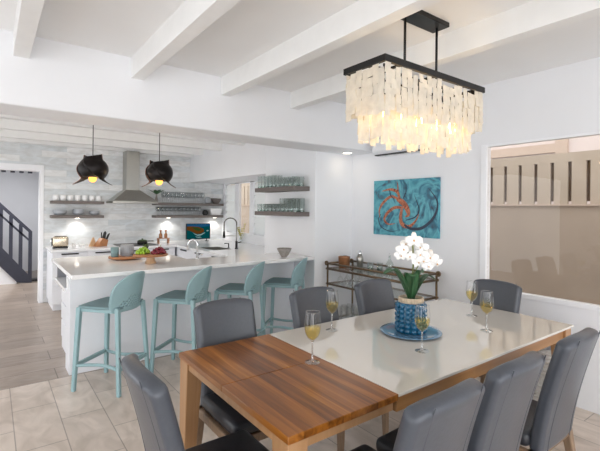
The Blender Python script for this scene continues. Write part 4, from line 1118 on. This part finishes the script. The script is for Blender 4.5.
# ================================================================== STAIR HALL
sr = thing('staircase', 'dark navy open-tread staircase with slatted railing in the hall', 'staircase', (.62, 9.6, 0))
def sx_(x): return x-.62
XZ = Matrix(((1,0,0,0),(0,0,1,0),(0,1,0,0),(0,0,0,1)))
g1 = 1.3; g2 = 1.08
MB().prism([(-.21,.03),(-.03,.0),(.0,.0),(.0,.12),(-2.2,.12+2.2*g1),(-2.2,.03+1.99*1.22)], -.03, .03, XZ).build('stringer', MT['navy'], sr)
MB().prism([(-2.3,0),(-.21,.0),(-.21,.03),(-2.2,.03+1.99*1.22),(-2.3,2.5)], .0, .02, XZ).build('stair_side', MT['trim'], sr)
MB().prism([(.0,.95),(.02,1.01),(-2.2,1.01+2.22*g2),(-2.2,.95+2.2*g2)], -.03, .03, XZ).build('handrail', MT['navy'], sr)
MB().prism([(.0,.78),(.0,.83),(-2.2,.83+2.2*g2),(-2.2,.78+2.2*g2)], -.02, .02, XZ).build('lower_rail', MT['navy'], sr)
MB().box(-.03, .03, -.035, .035, 0, 1.0).build('newel_post', MT['navy'], sr, bevel=.004)
for k in range(1, 14):
    x = -.155*k
    MB().box(x-.03, x+.03, -.02, .02, .08-x*g1, .97-x*g2).build('baluster', MT['navy'], sr)
for k in range(11):
    x = -.12-.19*k
    MB().box(x-.24, x, .03, .95, .10+.19*k*1.28, .14+.19*k*1.28).build('tread', MT['navy'], sr)
MB().box(.02, .16, .1, .3, .0, .04).build('floor_plate', MT['black'], sr)
L_ = bpy.data.lights.new('hall_fill_lamp', 'AREA'); L_.energy = 120; L_.size = .5  # area light and unseen fitting added to brighten the hall
lo = bpy.data.objects.new('hall_fill_light', L_); COL.objects.link(lo); lo.location = (-.6, 9.2, 2.47)
t = thing('hall_fill_lamp', 'round white ceiling lamp added out of view to light the stair hall', 'ceiling light', (-.6, 9.2, 2.5))
MB().lathe([(0,0),(.2,0),(.2,-.02),(0,-.02)], 24, close=False).build('lamp_body', MT['trim'], t)

# ================================================================== BASKET BY THE WINDOW
BKX, BKY = 3.275, 1.32
t = thing('woven_basket', 'white woven basket on the floor between the table end and the window', 'basket', (BKX, BKY, 0))
m = MB().lathe([(0,0),(.12,0),(.135,.02),(.15,.50),(.155,.52),(.14,.52),(.125,.03),(0,.02)], 32, close=False)
for j in range(17):
    m.tube([(((.135+.001*j)+(.005 if k % 2 == j % 2 else 0))*math.cos(2*PI*k/24), ((.135+.001*j)+(.005 if k % 2 == j % 2 else 0))*math.sin(2*PI*k/24), .03+.029*j) for k in range(25)], .010, 6, cap=False)
m.build('basket_body', MT['white_woven'], t, smooth=True)
tag(MB().sphere((0,0,0), .138, 20, 12, (1,1,.56)).build('cushion', MT['bluecloth'], loc=(BKX,BKY,.598), smooth=True), 'blue and white patterned cushion on top of the woven basket', 'cushion')

# ================================================================== LIGHT
wd = bpy.data.worlds.new('sky'); SC.world = wd; wd.use_nodes = True
nt = wd.node_tree; bg = nt.nodes['Background']
bg.inputs[0].default_value = (.935,.967,1.0,1); bg.inputs[1].default_value = 3.6

sn = bpy.data.lights.new('low_fill_sun', 'SUN'); sn.energy = 1.9; sn.angle = math.radians(70); sn.color = (1,.985,.96)  # broad soft fill added from behind the view to lift the island front
so = bpy.data.objects.new('low_fill_sun', sn); COL.objects.link(so)
so.rotation_euler = Vector((.28,.95,-.16)).to_track_quat('-Z','Y').to_euler()
SC.view_settings.view_transform = 'Standard'; SC.view_settings.look = 'None'
SC.view_settings.exposure = -.5; SC.view_settings.gamma = 1.; SC.view_settings.use_curve_mapping = False
SC.cycles.use_denoising = True
SC.cycles.max_bounces = 10; SC.cycles.diffuse_bounces = 6; SC.cycles.transparent_max_bounces = 24; SC.cycles.glossy_bounces = 5
SC.cycles.sample_clamp_indirect = 6.

# ================================================================== CAMERA
f_px, yaw, roll = 413.68, .641799, .010815
fw = Vector((math.sin(yaw), math.cos(yaw), 0)); r = Vector((math.cos(yaw), -math.sin(yaw), 0)); u = Vector((0,0,1))
r2 = r*math.cos(roll)+u*math.sin(roll); u2 = u*math.cos(roll)-r*math.sin(roll)
cd_ = bpy.data.cameras.new('camera'); cam = bpy.data.objects.new('camera', cd_); COL.objects.link(cam)
cd_.sensor_fit = 'HORIZONTAL'; cd_.sensor_width = 36.; cd_.lens = f_px/600*36; cd_.shift_y = -16.58/600; cd_.clip_start = .02
Mx = Matrix((( r2.x, u2.x, -fw.x, 0), (r2.y, u2.y, -fw.y, 0), (r2.z, u2.z, -fw.z, 1.49), (0,0,0,1)))
cam.matrix_world = Mx
SC.camera = cam
